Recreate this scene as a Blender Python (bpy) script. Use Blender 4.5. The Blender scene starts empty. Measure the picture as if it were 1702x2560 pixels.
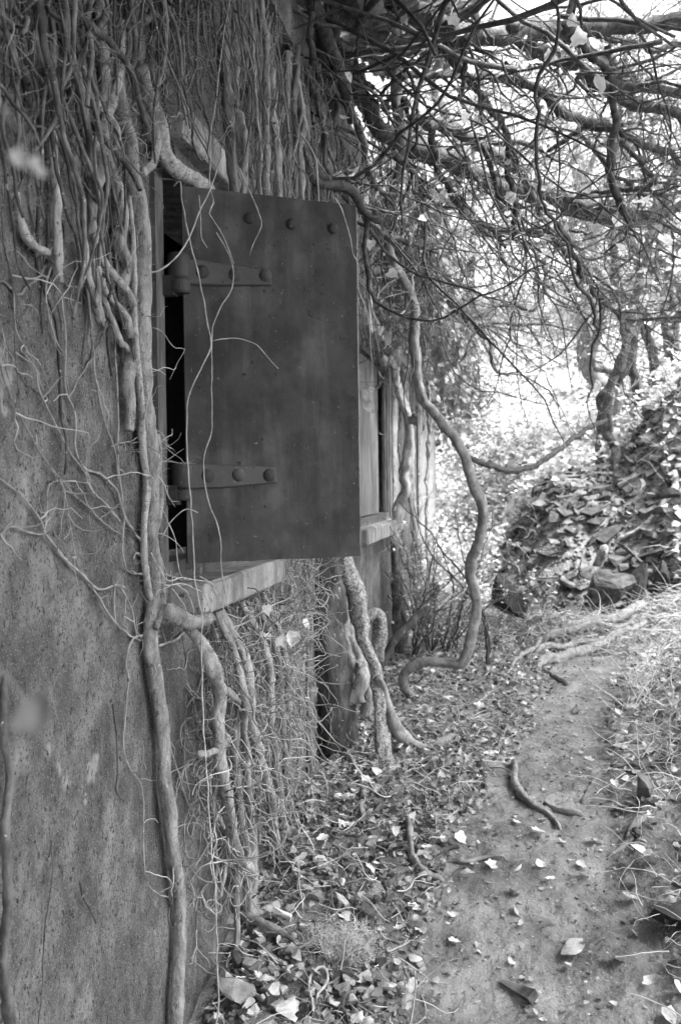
import bpy, math, random
import numpy as np
from mathutils import Vector, Matrix
rng = np.random.default_rng(11)
random.seed(5)
R = math.radians
scene = bpy.context.scene
COL = scene.collection
PI = math.pi

# ------------------------------------------------------------------ camera
CAM = np.array([0.0, 0.0, 1.45]); FPX = 2500.0
YAW, PITCH, ROLL = R(9.83), R(1.5), R(0.7)
_f = np.array([-math.sin(YAW)*math.cos(PITCH), math.cos(YAW)*math.cos(PITCH), -math.sin(PITCH)])
_r0 = np.array([math.cos(YAW), math.sin(YAW), 0.0]); _u0 = np.cross(_r0, _f)
_r = _r0*math.cos(ROLL) - _u0*math.sin(ROLL); _u = _u0*math.cos(ROLL) + _r0*math.sin(ROLL)
cd = bpy.data.cameras.new('camera'); cam = bpy.data.objects.new('camera', cd); COL.objects.link(cam)
cam.matrix_world = Matrix(((_r[0], _u[0], -_f[0], CAM[0]), (_r[1], _u[1], -_f[1], CAM[1]), (_r[2], _u[2], -_f[2], CAM[2]), (0, 0, 0, 1)))
cd.sensor_fit = 'HORIZONTAL'; cd.sensor_width = 24.0; cd.lens = 24.0*FPX/1702.0
cd.clip_start = 0.05; cd.clip_end = 600
cd.dof.use_dof = True; cd.dof.focus_distance = 3.3; cd.dof.aperture_fstop = 5.0
scene.camera = cam

# ------------------------------------------------------------------ world, sun, exposure
SUN_EL, SUN_AZ = R(56), R(105)         # hazy sun high on the right, a little behind the camera
world = bpy.data.worlds.new('World'); scene.world = world; world.use_nodes = True
wn = world.node_tree; wn.nodes.clear()
sky = wn.nodes.new('ShaderNodeTexSky'); sky.sky_type = 'NISHITA'; sky.sun_disc = False
sky.sun_elevation = SUN_EL; sky.sun_rotation = SUN_AZ; sky.air_density = 1.0; sky.dust_density = 4.0; sky.ozone_density = 0.6
bw = wn.nodes.new('ShaderNodeRGBToBW'); bg = wn.nodes.new('ShaderNodeBackground'); wo = wn.nodes.new('ShaderNodeOutputWorld')
wn.links.new(sky.outputs[0], bw.inputs[0]); wn.links.new(bw.outputs[0], bg.inputs[0]); wn.links.new(bg.outputs[0], wo.inputs[0])
bg.inputs[1].default_value = 0.15
sd = bpy.data.lights.new('sun', 'SUN'); sd.energy = 2.4; sd.angle = R(8); sd.color = (1, 1, 1)
so = bpy.data.objects.new('sun', sd); COL.objects.link(so); so.location = (5, 5, 20)
sdir = Vector((math.sin(SUN_AZ)*math.cos(SUN_EL), math.cos(SUN_AZ)*math.cos(SUN_EL), math.sin(SUN_EL)))
so.rotation_euler = sdir.to_track_quat('Z', 'Y').to_euler()
scene.view_settings.view_transform = 'Standard'; scene.view_settings.look = 'None'
scene.view_settings.gamma = 1; scene.view_settings.use_curve_mapping = False
scene.view_settings.exposure = 2.72
try:
    scene.cycles.max_bounces = 7; scene.cycles.diffuse_bounces = 4; scene.cycles.use_denoising = True
    scene.cycles.use_adaptive_sampling = True; scene.cycles.adaptive_threshold = 0.02
except Exception: pass

# ------------------------------------------------------------------ picture -> place
CROPS = {'1': (0, 0, 1.8425), '2': (851, 0, 1.8425), '3': (0, 850, 1.8425), '4': (851, 850, 1.8425), '5': (0, 1700, 1.8425),
         '6': (851, 1700, 1.8425), 'A': (380, 400, 2.8), 'B': (380, 1130, 2.8), 'C': (860, 700, 3.37), 'D': (1180, 1200, 3.004),
         'E': (700, 1350, 3.136), 'F': (1050, 600, 2.405), 'P': (0, 0, 0.9213)}
WALLX = -1.05
def ray(crop, cx, cy):
    ox, oy, s = CROPS[crop]
    px, py = ox + cx/s, oy + cy/s
    return _f + _r*(px-851)/FPX - _u*(py-1280)/FPX
def p_depth(crop, cx, cy, d): return CAM + ray(crop, cx, cy)*d
def p_wall(crop, cx, cy, off=0.0):
    v = ray(crop, cx, cy); return CAM + v*((WALLX+off)/v[0])

def lattice(seed):
    return np.random.default_rng(seed).random((256, 256))
_LAT = {}
def vn(x, y, seed=0):
    if seed not in _LAT: _LAT[seed] = lattice(seed)
    L = _LAT[seed]; x = np.asarray(x, float); y = np.asarray(y, float)
    xi = np.floor(x).astype(int); yi = np.floor(y).astype(int); fx = x-xi; fy = y-yi
    fx = fx*fx*(3-2*fx); fy = fy*fy*(3-2*fy)
    a = L[xi & 255, yi & 255]; b = L[(xi+1) & 255, yi & 255]; c = L[xi & 255, (yi+1) & 255]; d = L[(xi+1) & 255, (yi+1) & 255]
    return ((a*(1-fx)+b*fx)*(1-fy)+(c*(1-fx)+d*fx)*fy)*2-1
def sstep(a, b, x):
    t = np.clip((np.asarray(x, float)-a)/(b-a), 0, 1); return t*t*(3-2*t)
# edges of the trodden path: y, left x, right x
PATH = np.array([(-8, -.62, .55), (1.5, -.5, .5), (2.6, -.36, .50), (3.2, -.34, .50), (4.0, -.28, .42), (5.0, -.12, .46), (6.0, .06, .50),
                 (7.0, .16, .62), (8.2, .26, .86), (8.9, .42, .92)])
def path_e(y): return np.interp(y, PATH[:, 0], PATH[:, 1]), np.interp(y, PATH[:, 0], PATH[:, 2])
def hgt(x, y):
    x = np.asarray(x, float); y = np.asarray(y, float)
    a, b = path_e(y)
    inpath = sstep(a-.12, a+.06, x)*(1-sstep(b-.06, b+.14, x))*(1-sstep(8.6, 9.3, y))
    h = 0.05*(1-inpath)*sstep(-1.05, -.8, x)*(1-sstep(.4, .9, x))
    e = b+.12
    sp = np.log1p(np.exp(np.clip((x-e-.12)/.10, -30, 30)))*.10
    h = h + np.minimum(sp*(.55+.05*np.clip(y-6, 0, 4)), .9+.15*np.clip(y-6, 0, 4))
    h = h + .20*np.exp(-((y-(9.0+.25*(x-.3)))/.30)**2)*sstep(-.3, .4, x)           # ridge the roots lie on
    h = h - .22*np.exp(-((y-10.0)/.35)**2)*sstep(-.2, .3, x)*(1-sstep(2.0, 2.6, x))
    h = h + sstep(10.1, 12.0, y)*sstep(-.38, .62, x+.12*(y-11))*(1.15+.40*np.clip(x, 0, 4))
    yy = np.clip(y-10.6, 0, 60)
    sl = .34-.19*sstep(.0, .16, x/np.maximum(y, 1))
    h = h + sl*(yy-2.2*(1-np.exp(-yy/2.2)))*(1-sstep(20, 60, y))+ 5.0*sstep(20, 60, y)
    h = h - .30*(1-sstep(2.9, 4.6, y))
    far = sstep(9, 12, y)
    h = h + far*(.22*vn(x*.7, y*.7, 3)+.12*vn(x*1.7, y*1.7, 4)) + .018*vn(x*2.2, y*2.2, 5)+.012*(1-.55*inpath)*vn(x*7, y*7, 6)
    return h
def p_ground(crop, cx, cy, up=0.0):
    v = ray(crop, cx, cy); t0, t = .5, .5
    for i in range(900):
        t = .5 + i*.05
        q = CAM+v*t
        if q[2] - (hgt(q[0], q[1])+up) < 0: break
        t0 = t
    for _ in range(14):
        m = (t0+t)/2; q = CAM+v*m
        if q[2]-(hgt(q[0], q[1])+up) < 0: t = m
        else: t0 = m
    return CAM+v*t

# ------------------------------------------------------------------ materials (the picture is black and white: greys only)
def g3(v): return (v, v, v, 1)
def mat(name, lo, hi, scale=8, stretch=(1, 1, 1), bump=0.3, bscale=40, rough=.85, spots=None, island=0.0, objrand=0.0, translucent=0, detail=6, pits=None, dist=.02, patches=None, spec=.3, bstretch=None, streak=None):
    m = bpy.data.materials.new(name); m.use_nodes = True; nt = m.node_tree; N = nt.nodes; L = nt.links
    N.clear(); out = N.new('ShaderNodeOutputMaterial'); p = N.new('ShaderNodeBsdfPrincipled')
    p.inputs['Roughness'].default_value = rough; p.inputs['Specular IOR Level'].default_value = spec
    geo = N.new('ShaderNodeNewGeometry')
    def mapped(st):
        mp = N.new('ShaderNodeMapping'); mp.inputs['Scale'].default_value = st; L.new(geo.outputs['Position'], mp.inputs[0]); return mp
    mp = mapped(stretch)
    def noise(sc, src=mp, det=detail, ro=.6):
        n = N.new('ShaderNodeTexNoise'); n.inputs['Scale'].default_value = sc; n.inputs['Detail'].default_value = det
        n.inputs['Roughness'].default_value = ro; L.new(src.outputs[0], n.inputs['Vector']); return n
    def ramp(src, a, b, ca, cb):
        r = N.new('ShaderNodeMapRange'); r.interpolation_type = 'SMOOTHSTEP'; L.new(src, r.inputs['Value'])
        r.inputs['From Min'].default_value = a; r.inputs['From Max'].default_value = b
        r.inputs['To Min'].default_value = ca; r.inputs['To Max'].default_value = cb; return r.outputs[0]
    def math_(op, a, b):
        q = N.new('ShaderNodeMath'); q.operation = op
        for i, s in enumerate((a, b)):
            if isinstance(s, (int, float)): q.inputs[i].default_value = s
            else: L.new(s, q.inputs[i])
        return q.outputs[0]
    def mixv(fac, a, b):
        q = N.new('ShaderNodeMix'); q.data_type = 'FLOAT'
        for i, s in zip((0, 2, 3), (fac, a, b)):
            if isinstance(s, (int, float)): q.inputs[i].default_value = s
            else: L.new(s, q.inputs[i])
        return q.outputs[0]
    v = ramp(noise(scale).outputs[0], .3, .7, lo, hi)
    if patches:                                   # large weathered patches: scale, multiplier
        v = math_('MULTIPLY', v, ramp(noise(patches[0], det=3).outputs[0], .38, .62, patches[1], 1.0))
    if streak:
        v = math_('MULTIPLY', v, ramp(noise(streak[0], mapped(streak[2])).outputs[0], .42, .62, 1.0, streak[1]))
    if island: v = math_('MULTIPLY', v, ramp(geo.outputs['Random Per Island'], 0, 1, 1-island, 1+island*.6))
    if objrand:
        oi = N.new('ShaderNodeObjectInfo'); v = math_('MULTIPLY', v, ramp(oi.outputs['Random'], 0, 1, 1-objrand, 1+objrand*.6))
    if spots:                                     # list of (scale, threshold, value)
        for sc, th, val in spots:
            v = mixv(ramp(noise(sc, det=3).outputs[0], th, th+.05, 0, 1), v, val)
    if pits:
        sc, th, val, st = pits
        v = mixv(ramp(noise(sc, mapped(st), det=2).outputs[0], th, th+.04, 0, 1), v, val)
    cmb = N.new('ShaderNodeCombineColor')
    for i in range(3): L.new(v, cmb.inputs[i])
    L.new(cmb.outputs[0], p.inputs['Base Color'])
    if bump:
        b = N.new('ShaderNodeBump'); b.inputs['Strength'].default_value = bump; b.inputs['Distance'].default_value = dist
        src = noise(bscale, mapped(bstretch) if bstretch else mp)
        hs = src.outputs[0]
        if pits: hs = math_('SUBTRACT', hs, ramp(noise(pits[0], mapped(pits[3]), det=2).outputs[0], pits[1], pits[1]+.04, 0, .5))
        L.new(hs, b.inputs['Height']); L.new(b.outputs[0], p.inputs['Normal'])
    if translucent:
        tr = N.new('ShaderNodeBsdfTranslucent'); mx = N.new('ShaderNodeMixShader'); mx.inputs[0].default_value = translucent
        L.new(cmb.outputs[0], tr.inputs[0]); L.new(p.outputs[0], mx.inputs[1]); L.new(tr.outputs[0], mx.inputs[2]); L.new(mx.outputs[0], out.inputs[0])
    else: L.new(p.outputs[0], out.inputs[0])
    return m
M = {}
M['concrete'] = mat('weathered_concrete', .085, .21, 14, (1, 1, .8), .8, 60, spots=[(150, .56, .06), (240, .60, .30), (7, .66, .24)], pits=(110, .62, .025, (1, 1, .6)), patches=(4, .55), dist=.018, streak=(6, .86, (1, 1.3, .3)))
M['panel'] = mat('weathered_board', .10, .20, 9, (1, 1, .4), .3, 50, spots=[(50, .66, .05)], dist=.006, streak=(20, .65, (1, 1.6, .1)))
M['lintel'] = mat('smooth_concrete', .24, .38, 12, (1, 1, .6), .5, 60, spots=[(30, .62, .10), (90, .62, .07)], patches=(9, .7), dist=.010, streak=(14, .7, (1, 1.6, .12)))
M['strap'] = mat('strap_steel', .036, .056, 9, bump=.3, bscale=60, rough=.65, dist=.005, spec=.25, spots=[(60, .66, .09), (30, .66, .02)])
M['steel'] = mat('painted_steel', .031, .048, 5, bump=.4, bscale=38, rough=.75, patches=(7, .62), streak=(16, 1.45, (1, 1, .12)), spots=[(60, .68, .10), (24, .66, .020), (130, .70, .15), (9, .70, .06)], dist=.006, spec=.18)
M['frame'] = mat('rusty_steel', .04, .12, 22, (1, 1, .3), .6, 70, rough=.8, dist=.006)
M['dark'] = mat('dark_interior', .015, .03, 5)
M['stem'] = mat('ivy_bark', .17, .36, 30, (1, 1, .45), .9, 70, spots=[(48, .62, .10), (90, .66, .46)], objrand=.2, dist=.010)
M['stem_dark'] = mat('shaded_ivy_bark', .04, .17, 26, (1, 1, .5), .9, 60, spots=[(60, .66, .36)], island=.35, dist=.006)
M['lichen'] = mat('lichen_bark', .18, .38, 45, bump=1.0, bscale=85, spots=[(85, .52, .10), (30, .60, .12), (150, .62, .05)], dist=.01)
M['bark'] = mat('dark_bark', .03, .09, 25, (1, 1, .4), .8, 60, spots=[(45, .64, .3)], dist=.01)
M['limb'] = mat('limb_bark', .03, .10, 30, bump=.7, bscale=70, spots=[(50, .67, .28)], dist=.008)
M['vine'] = mat('smooth_vine_bark', .13, .28, 20, (1, 1, .8), .7, 60, spots=[(60, .64, .40), (30, .64, .08)], dist=.010)
M['twig'] = mat('pale_twigs', .34, .56, 12, bump=0, island=.45)
M['twig_mid'] = mat('grey_twigs', .14, .30, 12, bump=0, island=.5)
M['twig_dark'] = mat('dark_twigs', .04, .10, 12, bump=0, island=.5)
M['tendril'] = mat('pale_tendril', .22, .44, 25, bump=.2, bscale=120, dist=.002)
M['leaf'] = mat('dry_leaf', .40, .74, 25, bump=.3, bscale=60, objrand=.35, translucent=.2, rough=.6, dist=.004)
M['litter'] = mat('leaf_litter', .12, .42, 30, bump=0, island=.75, translucent=.1)
M['green'] = mat('pale_foliage', .52, .78, 20, bump=0, island=.45, translucent=.45, rough=.55)
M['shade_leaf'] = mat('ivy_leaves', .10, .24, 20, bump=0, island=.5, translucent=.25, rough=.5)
M['mud'] = mat('trodden_mud', .13, .27, 6, bump=1.0, bscale=26, spots=[(60, .64, .12), (95, .65, .42)], patches=(2.0, .75), dist=.025, rough=.7)
M['soil'] = mat('dark_soil', .08, .22, 9, bump=.9, bscale=30, spots=[(70, .62, .30)], dist=.03)
M['stone'] = mat('rubble_stone', .18, .46, 14, bump=.6, bscale=40, objrand=.4, island=.35, spots=[(80, .66, .12)], dist=.01)
M['slate'] = mat('slate_shards', .035, .135, 12, bump=.5, bscale=45, objrand=.5, island=.5, dist=.01)
M['black'] = mat('hollow_shade_and_brick', .012, .04, 12, (1, 1, .3), .8, 40, dist=.01)  # near-black: shade of the bank hollows put into colour; also dark bricks
M['curtain'] = mat('curtain_twigs', .17, .40, 12, bump=0, island=.55)
M['straw'] = mat('dry_grass', .36, .60, 15, bump=0, island=.4)
M['fibre'] = mat('pale_fibre', .5, .72, 15, bump=0, island=.2, translucent=.2)

# ------------------------------------------------------------------ mesh building
ORD = 'first second third fourth fifth sixth seventh eighth ninth tenth eleventh twelfth thirteenth fourteenth fifteenth sixteenth seventeenth eighteenth nineteenth twentieth twenty-first twenty-second twenty-third twenty-fourth twenty-fifth twenty-sixth'.split()
class Geo:
    def __init__(s): s.v = []; s.f = {}; s.n = 0
    def add(s, v, *faces):
        v = np.asarray(v, float).reshape(-1, 3); s.v.append(v)
        for f in faces:
            f = np.asarray(f, int)
            if f.size: s.f.setdefault(f.shape[1], []).append(f + s.n)
        s.n += len(v); return s
    def build(s, name, m, parent=None, label=None, cat=None, group=None, kind=None, smooth=True, base=True):
        V = np.concatenate(s.v) if s.v else np.zeros((0, 3))
        if base:
            k = V[:, 2].argmin(); o0 = np.array([V[:, 0].mean(), V[:, 1].mean(), V[k, 2]]) if parent is None else parent['_o']
        else: o0 = np.zeros(3)
        me = bpy.data.meshes.new(name)
        loops = []; starts = []; tot = 0
        for k, fs in s.f.items():
            F = np.concatenate(fs); loops.append(F.ravel()); starts.append(tot+np.arange(len(F))*k); tot += F.size
        me.vertices.add(len(V)); me.vertices.foreach_set('co', (V-np.array(o0)).astype(np.float32).ravel())
        if tot:
            lv = np.concatenate(loops).astype(np.int32); st = np.concatenate(starts).astype(np.int32)
            me.loops.add(tot); me.loops.foreach_set('vertex_index', lv)
            me.polygons.add(len(st)); me.polygons.foreach_set('loop_start', st)
            me.polygons.foreach_set('use_smooth', np.full(len(st), bool(smooth)))
        me.update(calc_edges=True)
        me.materials.append(M[m])
        return finish(bpy.data.objects.new(name, me), o0, parent, label, cat, group, kind)
ORG = {}
def finish(o, o0, parent, label, cat, group, kind):
    COL.objects.link(o)
    if parent is None: o.location = o0; ORG[o.name] = np.array(o0, float)
    else: o.parent = parent['_p']
    if label: o['label'] = label
    if cat: o['category'] = cat
    if group: o['group'] = group
    if kind: o['kind'] = kind
    return o
def thing(name, loc, label, cat, group=None):
    o = bpy.data.objects.new(name, None); finish(o, np.array(loc, float), None, label, cat, group, None)
    return {'_p': o, '_o': np.array(loc, float)}
def sub(o, parent): return {'_p': o, '_o': parent['_o']}
def under(o): return {'_p': o, '_o': ORG[o.name]}

def tubes(P, Rr, S=5, cap=False):
    """P (N,K,3), Rr (N,K): swept tubes."""
    P = np.asarray(P, float); Rr = np.asarray(Rr, float)
    if P.ndim == 2: P = P[None]; Rr = Rr[None]
    N, K, _ = P.shape
    T = np.gradient(P, axis=1); T /= np.linalg.norm(T, axis=2, keepdims=True)+1e-9
    n = np.cross(T[:, 0], np.array([.31, .52, .79])); n /= np.linalg.norm(n, axis=1, keepdims=True)+1e-9
    Nn = np.zeros_like(P)
    for k in range(K):
        n = n-(n*T[:, k]).sum(1, keepdims=True)*T[:, k]; n /= np.linalg.norm(n, axis=1, keepdims=True)+1e-9; Nn[:, k] = n
    B = np.cross(T, Nn); a = np.arange(S)*2*PI/S
    r = Rr if Rr.ndim == 3 else Rr[:, :, None]
    V = P[:, :, None, :] + (np.cos(a)*r)[..., None]*Nn[:, :, None, :] + (np.sin(a)*r)[..., None]*B[:, :, None, :]
    i = np.arange(N)[:, None, None]*K*S; k = np.arange(K-1)[None, :, None]*S; s = np.arange(S)[None, None, :]; s2 = (s+1) % S
    F = np.stack([i+k+s, i+k+s2, i+k+S+s2, i+k+S+s], -1).reshape(-1, 4)
    out = [V.reshape(-1, 3), F]
    if cap:
        c0 = (np.arange(N)[:, None]*K*S + np.arange(S)[None, ::-1]); c1 = (np.arange(N)[:, None]*K*S+(K-1)*S+np.arange(S)[None, :])
        if S == 4: out[1] = np.concatenate([F, c0, c1])
        else: out += [c0, c1]
    return out
def smoothpath(pts, rad, step=.03, wig=.0, seed=None):
    pts = np.asarray(pts, float); rad = np.asarray(rad, float)
    n = len(pts); q = np.vstack([2*pts[0]-pts[1], pts, 2*pts[-1]-pts[-2]])
    P, Rr = [], []
    for i in range(n-1):
        L = np.linalg.norm(pts[i+1]-pts[i]); m = max(2, int(L/step))
        for t in np.arange(m)/m:
            p = .5*((2*q[i+1])+(-q[i]+q[i+2])*t+(2*q[i]-5*q[i+1]+4*q[i+2]-q[i+3])*t*t+(-q[i]+3*q[i+1]-3*q[i+2]+q[i+3])*t**3)
            P.append(p); Rr.append(rad[i]*(1-t)+rad[i+1]*t)
    P.append(pts[-1]); Rr.append(rad[-1])
    P = np.array(P); Rr = np.array(Rr)
    if wig:
        s = random.random()*200; u = np.cumsum(np.r_[0, np.linalg.norm(np.diff(P, axis=0), axis=1)])
        for ax in range(3): P[:, ax] += wig*(vn(u*9+s, u*0+ax*9.1+s, 21)+.5*vn(u*25+s, u*0+ax*5.3+s, 22))
    return P, Rr
def stemgeo(G, pts, rad, wig=.004, knob=.18, S=None, step=None, cap=True):
    rm = float(np.mean(rad)); S = S or (6 if rm < .006 else 9 if rm < .009 else 16 if rm < .03 else 22)
    P, Rr = smoothpath(pts, rad, step or max(.012, rm*1.0), wig)
    s = random.random()*100; u = np.cumsum(np.r_[0, np.linalg.norm(np.diff(P, axis=0), axis=1)])
    a = np.arange(S)*2*PI/S
    r3 = Rr[:, None]*(1+knob*vn(u[:, None]/(rm*4)+s, (np.cos(a)*1.1+s)[None, :], 31)+knob*.7*vn(u[:, None]/(rm*1.5)+s+9, (np.sin(a)*1.6+s)[None, :], 32))
    if rm > .009: r3 = r3*(1+.07*np.sin(3*a[None, :]+u[:, None]*5+s)+.045*np.sin(5*a[None, :]-u[:, None]*8+s*2)+.05*vn(u[:, None]*40+s, (np.cos(a)*4+s)[None, :], 33))
    G.add(*tubes(P[None], r3[None], S, cap))
    return P, Rr
def trace(segs, dep, r):
    """segs [(crop,[(x,y)..])..]; dep: ('w',off) on the wall, ('w',off0,off1), ('g',up), (d0,d1) distance; r=(r0,r1) half widths in photo pixels"""
    rays = [(c, x, y) for c, pp in segs for x, y in pp]; n = len(rays); P = []
    for i, (c, x, y) in enumerate(rays):
        t = i/(n-1)
        if dep[0] == 'w': p = p_wall(c, x, y, dep[1] if len(dep) == 2 else dep[1]+(dep[2]-dep[1])*t)
        elif dep[0] == 'g': p = p_ground(c, x, y, dep[1])
        elif dep[0] == 'l': p = p_depth(c, x, y, dep[1][i])
        else: p = p_depth(c, x, y, dep[0]+(dep[1]-dep[0])*t)
        P.append(p)
    P = np.array(P); d = (P-CAM)@_f
    rr = np.interp(np.arange(n)/(n-1), np.linspace(0, 1, len(r)), r)*d/FPX
    return P, rr
def walks(start, dirs, K, seglen, wig, bias=(0, 0, 0), curl=0):
    """random-walk paths, all at once -> (N,K,3)"""
    N = len(start); d = np.array(dirs, float); d /= np.linalg.norm(d, axis=1, keepdims=True)
    P = np.zeros((N, K, 3)); P[:, 0] = start; sl = np.broadcast_to(np.asarray(seglen, float), (N,))[:, None]
    c = rng.normal(size=(N, 3))*curl
    for k in range(1, K):
        d = d + rng.normal(size=(N, 3))*wig + np.array(bias) + np.cross(d, c); d /= np.linalg.norm(d, axis=1, keepdims=True)
        P[:, k] = P[:, k-1]+d*sl
    return P
def taper(r0, K, end=.35): return np.asarray(r0)[:, None]*np.linspace(1, end, K)[None, :]

# leaves: an ivy-like lobed outline, folded along the midrib; verts are (outline, mid ring, centre)
def leaf_template(kind=0, fold=.25, curl=.3, hi=False):
    if kind == 0: o = [(0, -.02), (.25, -.14), (.42, .02), (.40, .20), (.46, .40), (.24, .56), (0, .9)]
    elif kind == 1: o = [(0, 0), (.30, -.05), (.42, .25), (.33, .60), (0, 1.0)]
    else: o = [(0, -.02), (.30, -.10), (.50, .12), (.44, .34), (.38, .56), (.16, .74), (0, .95)]
    o = np.array(o); left = o[1:-1][::-1]*[-1, 1]; O = np.vstack([o, left]); O[:, 1] -= .35
    n = len(O)
    rings = [O, O*.55] if hi else [O]
    V = np.vstack(rings+[np.zeros((1, 2))])
    z = fold*np.abs(V[:, 0])+curl*(V[:, 1]**2)*(-1)+.12*curl*np.sin(V[:, 0]*9+V[:, 1]*7)
    V = np.c_[V, z]; F = []; i = np.arange(n); j = (i+1) % n; q = np.zeros((0, 4), int)
    if hi:
        q = np.c_[i, j, j+n, i+n]; F = np.c_[i+n, j+n, np.full(n, 2*n)]
    else: F = np.c_[i, j, np.full(n, n)]
    return V, F, q
def leafbatch(G, pos, size, nrm_tilt=.5, kinds=3, fold=.25, base_n=None, hi=False):
    N = len(pos)
    if N == 0: return
    kid = rng.integers(0, kinds, N); size = np.broadcast_to(size, (N,))
    yaw = rng.random(N)*2*PI
    n = rng.normal(size=(N, 3))*nrm_tilt + (np.array([0, 0, 1.0]) if base_n is None else np.asarray(base_n)); n /= np.linalg.norm(n, axis=1, keepdims=True)
    t = np.stack([np.cos(yaw), np.sin(yaw), np.zeros(N)+.01], 1); t -= (t*n).sum(1, keepdims=True)*n; t /= np.linalg.norm(t, axis=1, keepdims=True)+1e-9
    b = np.cross(n, t)
    for k in range(kinds):
        for cv in (-.5, .5, .15):
            sel = np.where((kid == k) & ((np.arange(N) % 3) == int(cv*2+1.1) % 3))[0]
            if not len(sel): continue
            V, F, Q = leaf_template(k % 3, fold, cv, hi)
            W = pos[sel, None, :]+size[sel, None, None]*(V[None, :, 0:1]*t[sel, None]+V[None, :, 1:2]*b[sel, None]+V[None, :, 2:3]*n[sel, None])
            off = (np.arange(len(sel))*len(V))[:, None, None]
            G.add(W.reshape(-1, 3), (F[None]+off).reshape(-1, 3), *([(Q[None]+off).reshape(-1, 4)] if len(Q) else []))

def boxv(x0, x1, y0, y1, z0, z1):
    v = np.array([(x, y, z) for z in (z0, z1) for y in (y0, y1) for x in (x0, x1)], float)
    f = [(0, 2, 3, 1), (4, 5, 7, 6), (0, 1, 5, 4), (2, 6, 7, 3), (0, 4, 6, 2), (1, 3, 7, 5)]
    return v, f
def box(G, x0, x1, y0, y1, z0, z1): G.add(*boxv(x0, x1, y0, y1, z0, z1))
def ico():
    t = (1+5**.5)/2
    v = np.array([(-1, t, 0), (1, t, 0), (-1, -t, 0), (1, -t, 0), (0, -1, t), (0, 1, t), (0, -1, -t), (0, 1, -t), (t, 0, -1), (t, 0, 1), (-t, 0, -1), (-t, 0, 1)], float)
    f = [(0, 11, 5), (0, 5, 1), (0, 1, 7), (0, 7, 10), (0, 10, 11), (1, 5, 9), (5, 11, 4), (11, 10, 2), (10, 7, 6), (7, 1, 8), (3, 9, 4), (3, 4, 2), (3, 2, 6), (3, 6, 8), (3, 8, 9), (4, 9, 5), (2, 4, 11), (6, 2, 10), (8, 6, 7), (9, 8, 1)]
    return v/np.linalg.norm(v[0]), f
def subdiv(v, f):
    v = [tuple(a) for a in v]; c = {}; nf = []
    def mid(a, b):
        k = (min(a, b), max(a, b))
        if k not in c:
            m = (np.array(v[a])+np.array(v[b]))/2; v.append(tuple(m/np.linalg.norm(m))); c[k] = len(v)-1
        return c[k]
    for a, b, d in f:
        x, y, z = mid(a, b), mid(b, d), mid(d, a); nf += [(a, x, z), (b, y, x), (d, z, y), (x, y, z)]
    return np.array(v), nf
I0 = ico(); I1 = subdiv(*I0); I2 = subdiv(*I1); I3 = subdiv(*I2)
def rock(seed, lvl=I2, cuts=9, rough=.05):
    r = np.random.default_rng(seed); v, f = np.array(lvl[0]), lvl[1]
    for _ in range(cuts):                       # plane cuts make broken faces
        n = r.normal(size=3); n /= np.linalg.norm(n); d = r.uniform(.28, .52); e = v@n-d
        v = v-np.clip(e, 0, None)[:, None]*n
    v = v/np.abs(v).max(0)*.88*(1+rough*r.normal(size=(len(v), 1)))
    return v, f
def chip(scale):
    v, f = boxv(-1, 1, -1, 1, -1, 1); v = v*rng.uniform(.35, 1.15, size=v.shape); return v*np.array(scale)*.8, f
def rotm(rx, ry, rz): return np.array(Matrix.Rotation(rz, 3, 'Z') @ Matrix.Rotation(ry, 3, 'Y') @ Matrix.Rotation(rx, 3, 'X'))

# ================================================================== GROUND
def axis(parts):
    out = []
    for a, b, s in parts: out += list(np.arange(a, b-1e-6, s))
    return np.array(out+[parts[-1][1]])
xs = axis([(-160, -20, 20), (-20, -4, 1.0), (-4, -1.2, .2), (-1.2, 1.6, .022), (1.6, 4, .08), (4, 20, .6), (20, 160, 20)])
ys = axis([(-120, -10, 20), (-10, 0, 1), (0, 1.6, .1), (1.6, 6, .022), (6, 12, .05), (12, 26, .2), (26, 60, 2), (60, 260, 20)])
X, Y = np.meshgrid(xs, ys); Z = hgt(X, Y)
A_, B_ = path_e(Y); inp = sstep(A_-.1, A_+.08, X)*(1-sstep(B_-.08, B_+.1, X))*(1-sstep(8.6, 9.1, Y))
near = (1-sstep(10, 14, Y))
Z = Z + near*(.009*vn(X*22, Y*22, 41)+.009*(1-inp*.55)*vn(X*13+3, Y*13, 42)+.006*vn(X*48, Y*48, 43) - .012*inp*sstep(.35, .7, vn(X*4.5, Y*3.5, 45)))
nx, ny = len(xs), len(ys); idx = np.arange(nx*ny).reshape(ny, nx)
F = np.stack([idx[:-1, :-1], idx[:-1, 1:], idx[1:, 1:], idx[1:, :-1]], -1).reshape(-1, 4)
cx = (X[:-1, :-1]+X[1:, 1:]).ravel()/2; cy = (Y[:-1, :-1]+Y[1:, 1:]).ravel()/2
a_, b_ = path_e(cy); ed = .08*vn(cx*4, cy*4, 47)+.05*vn(cx*13, cy*13, 48)
onp = (cx > a_+ed) & (cx < b_+ed) & (cy > -8) & (cy < 8.9+ed*3)
V = np.stack([X, Y, Z], -1).reshape(-1, 3)
for nm, m, sel in (('ground', 'soil', ~onp), ('dirt_path', 'mud', onp)):
    ff = F[sel]; u, inv = np.unique(ff, return_inverse=True)
    Geo().add(V[u], inv.reshape(-1, 4)).build(nm, m, kind='structure', base=False,
        label='dark soil under the leaves and undergrowth' if nm == 'ground' else 'bare trodden mud path winding past the wall')

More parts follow.
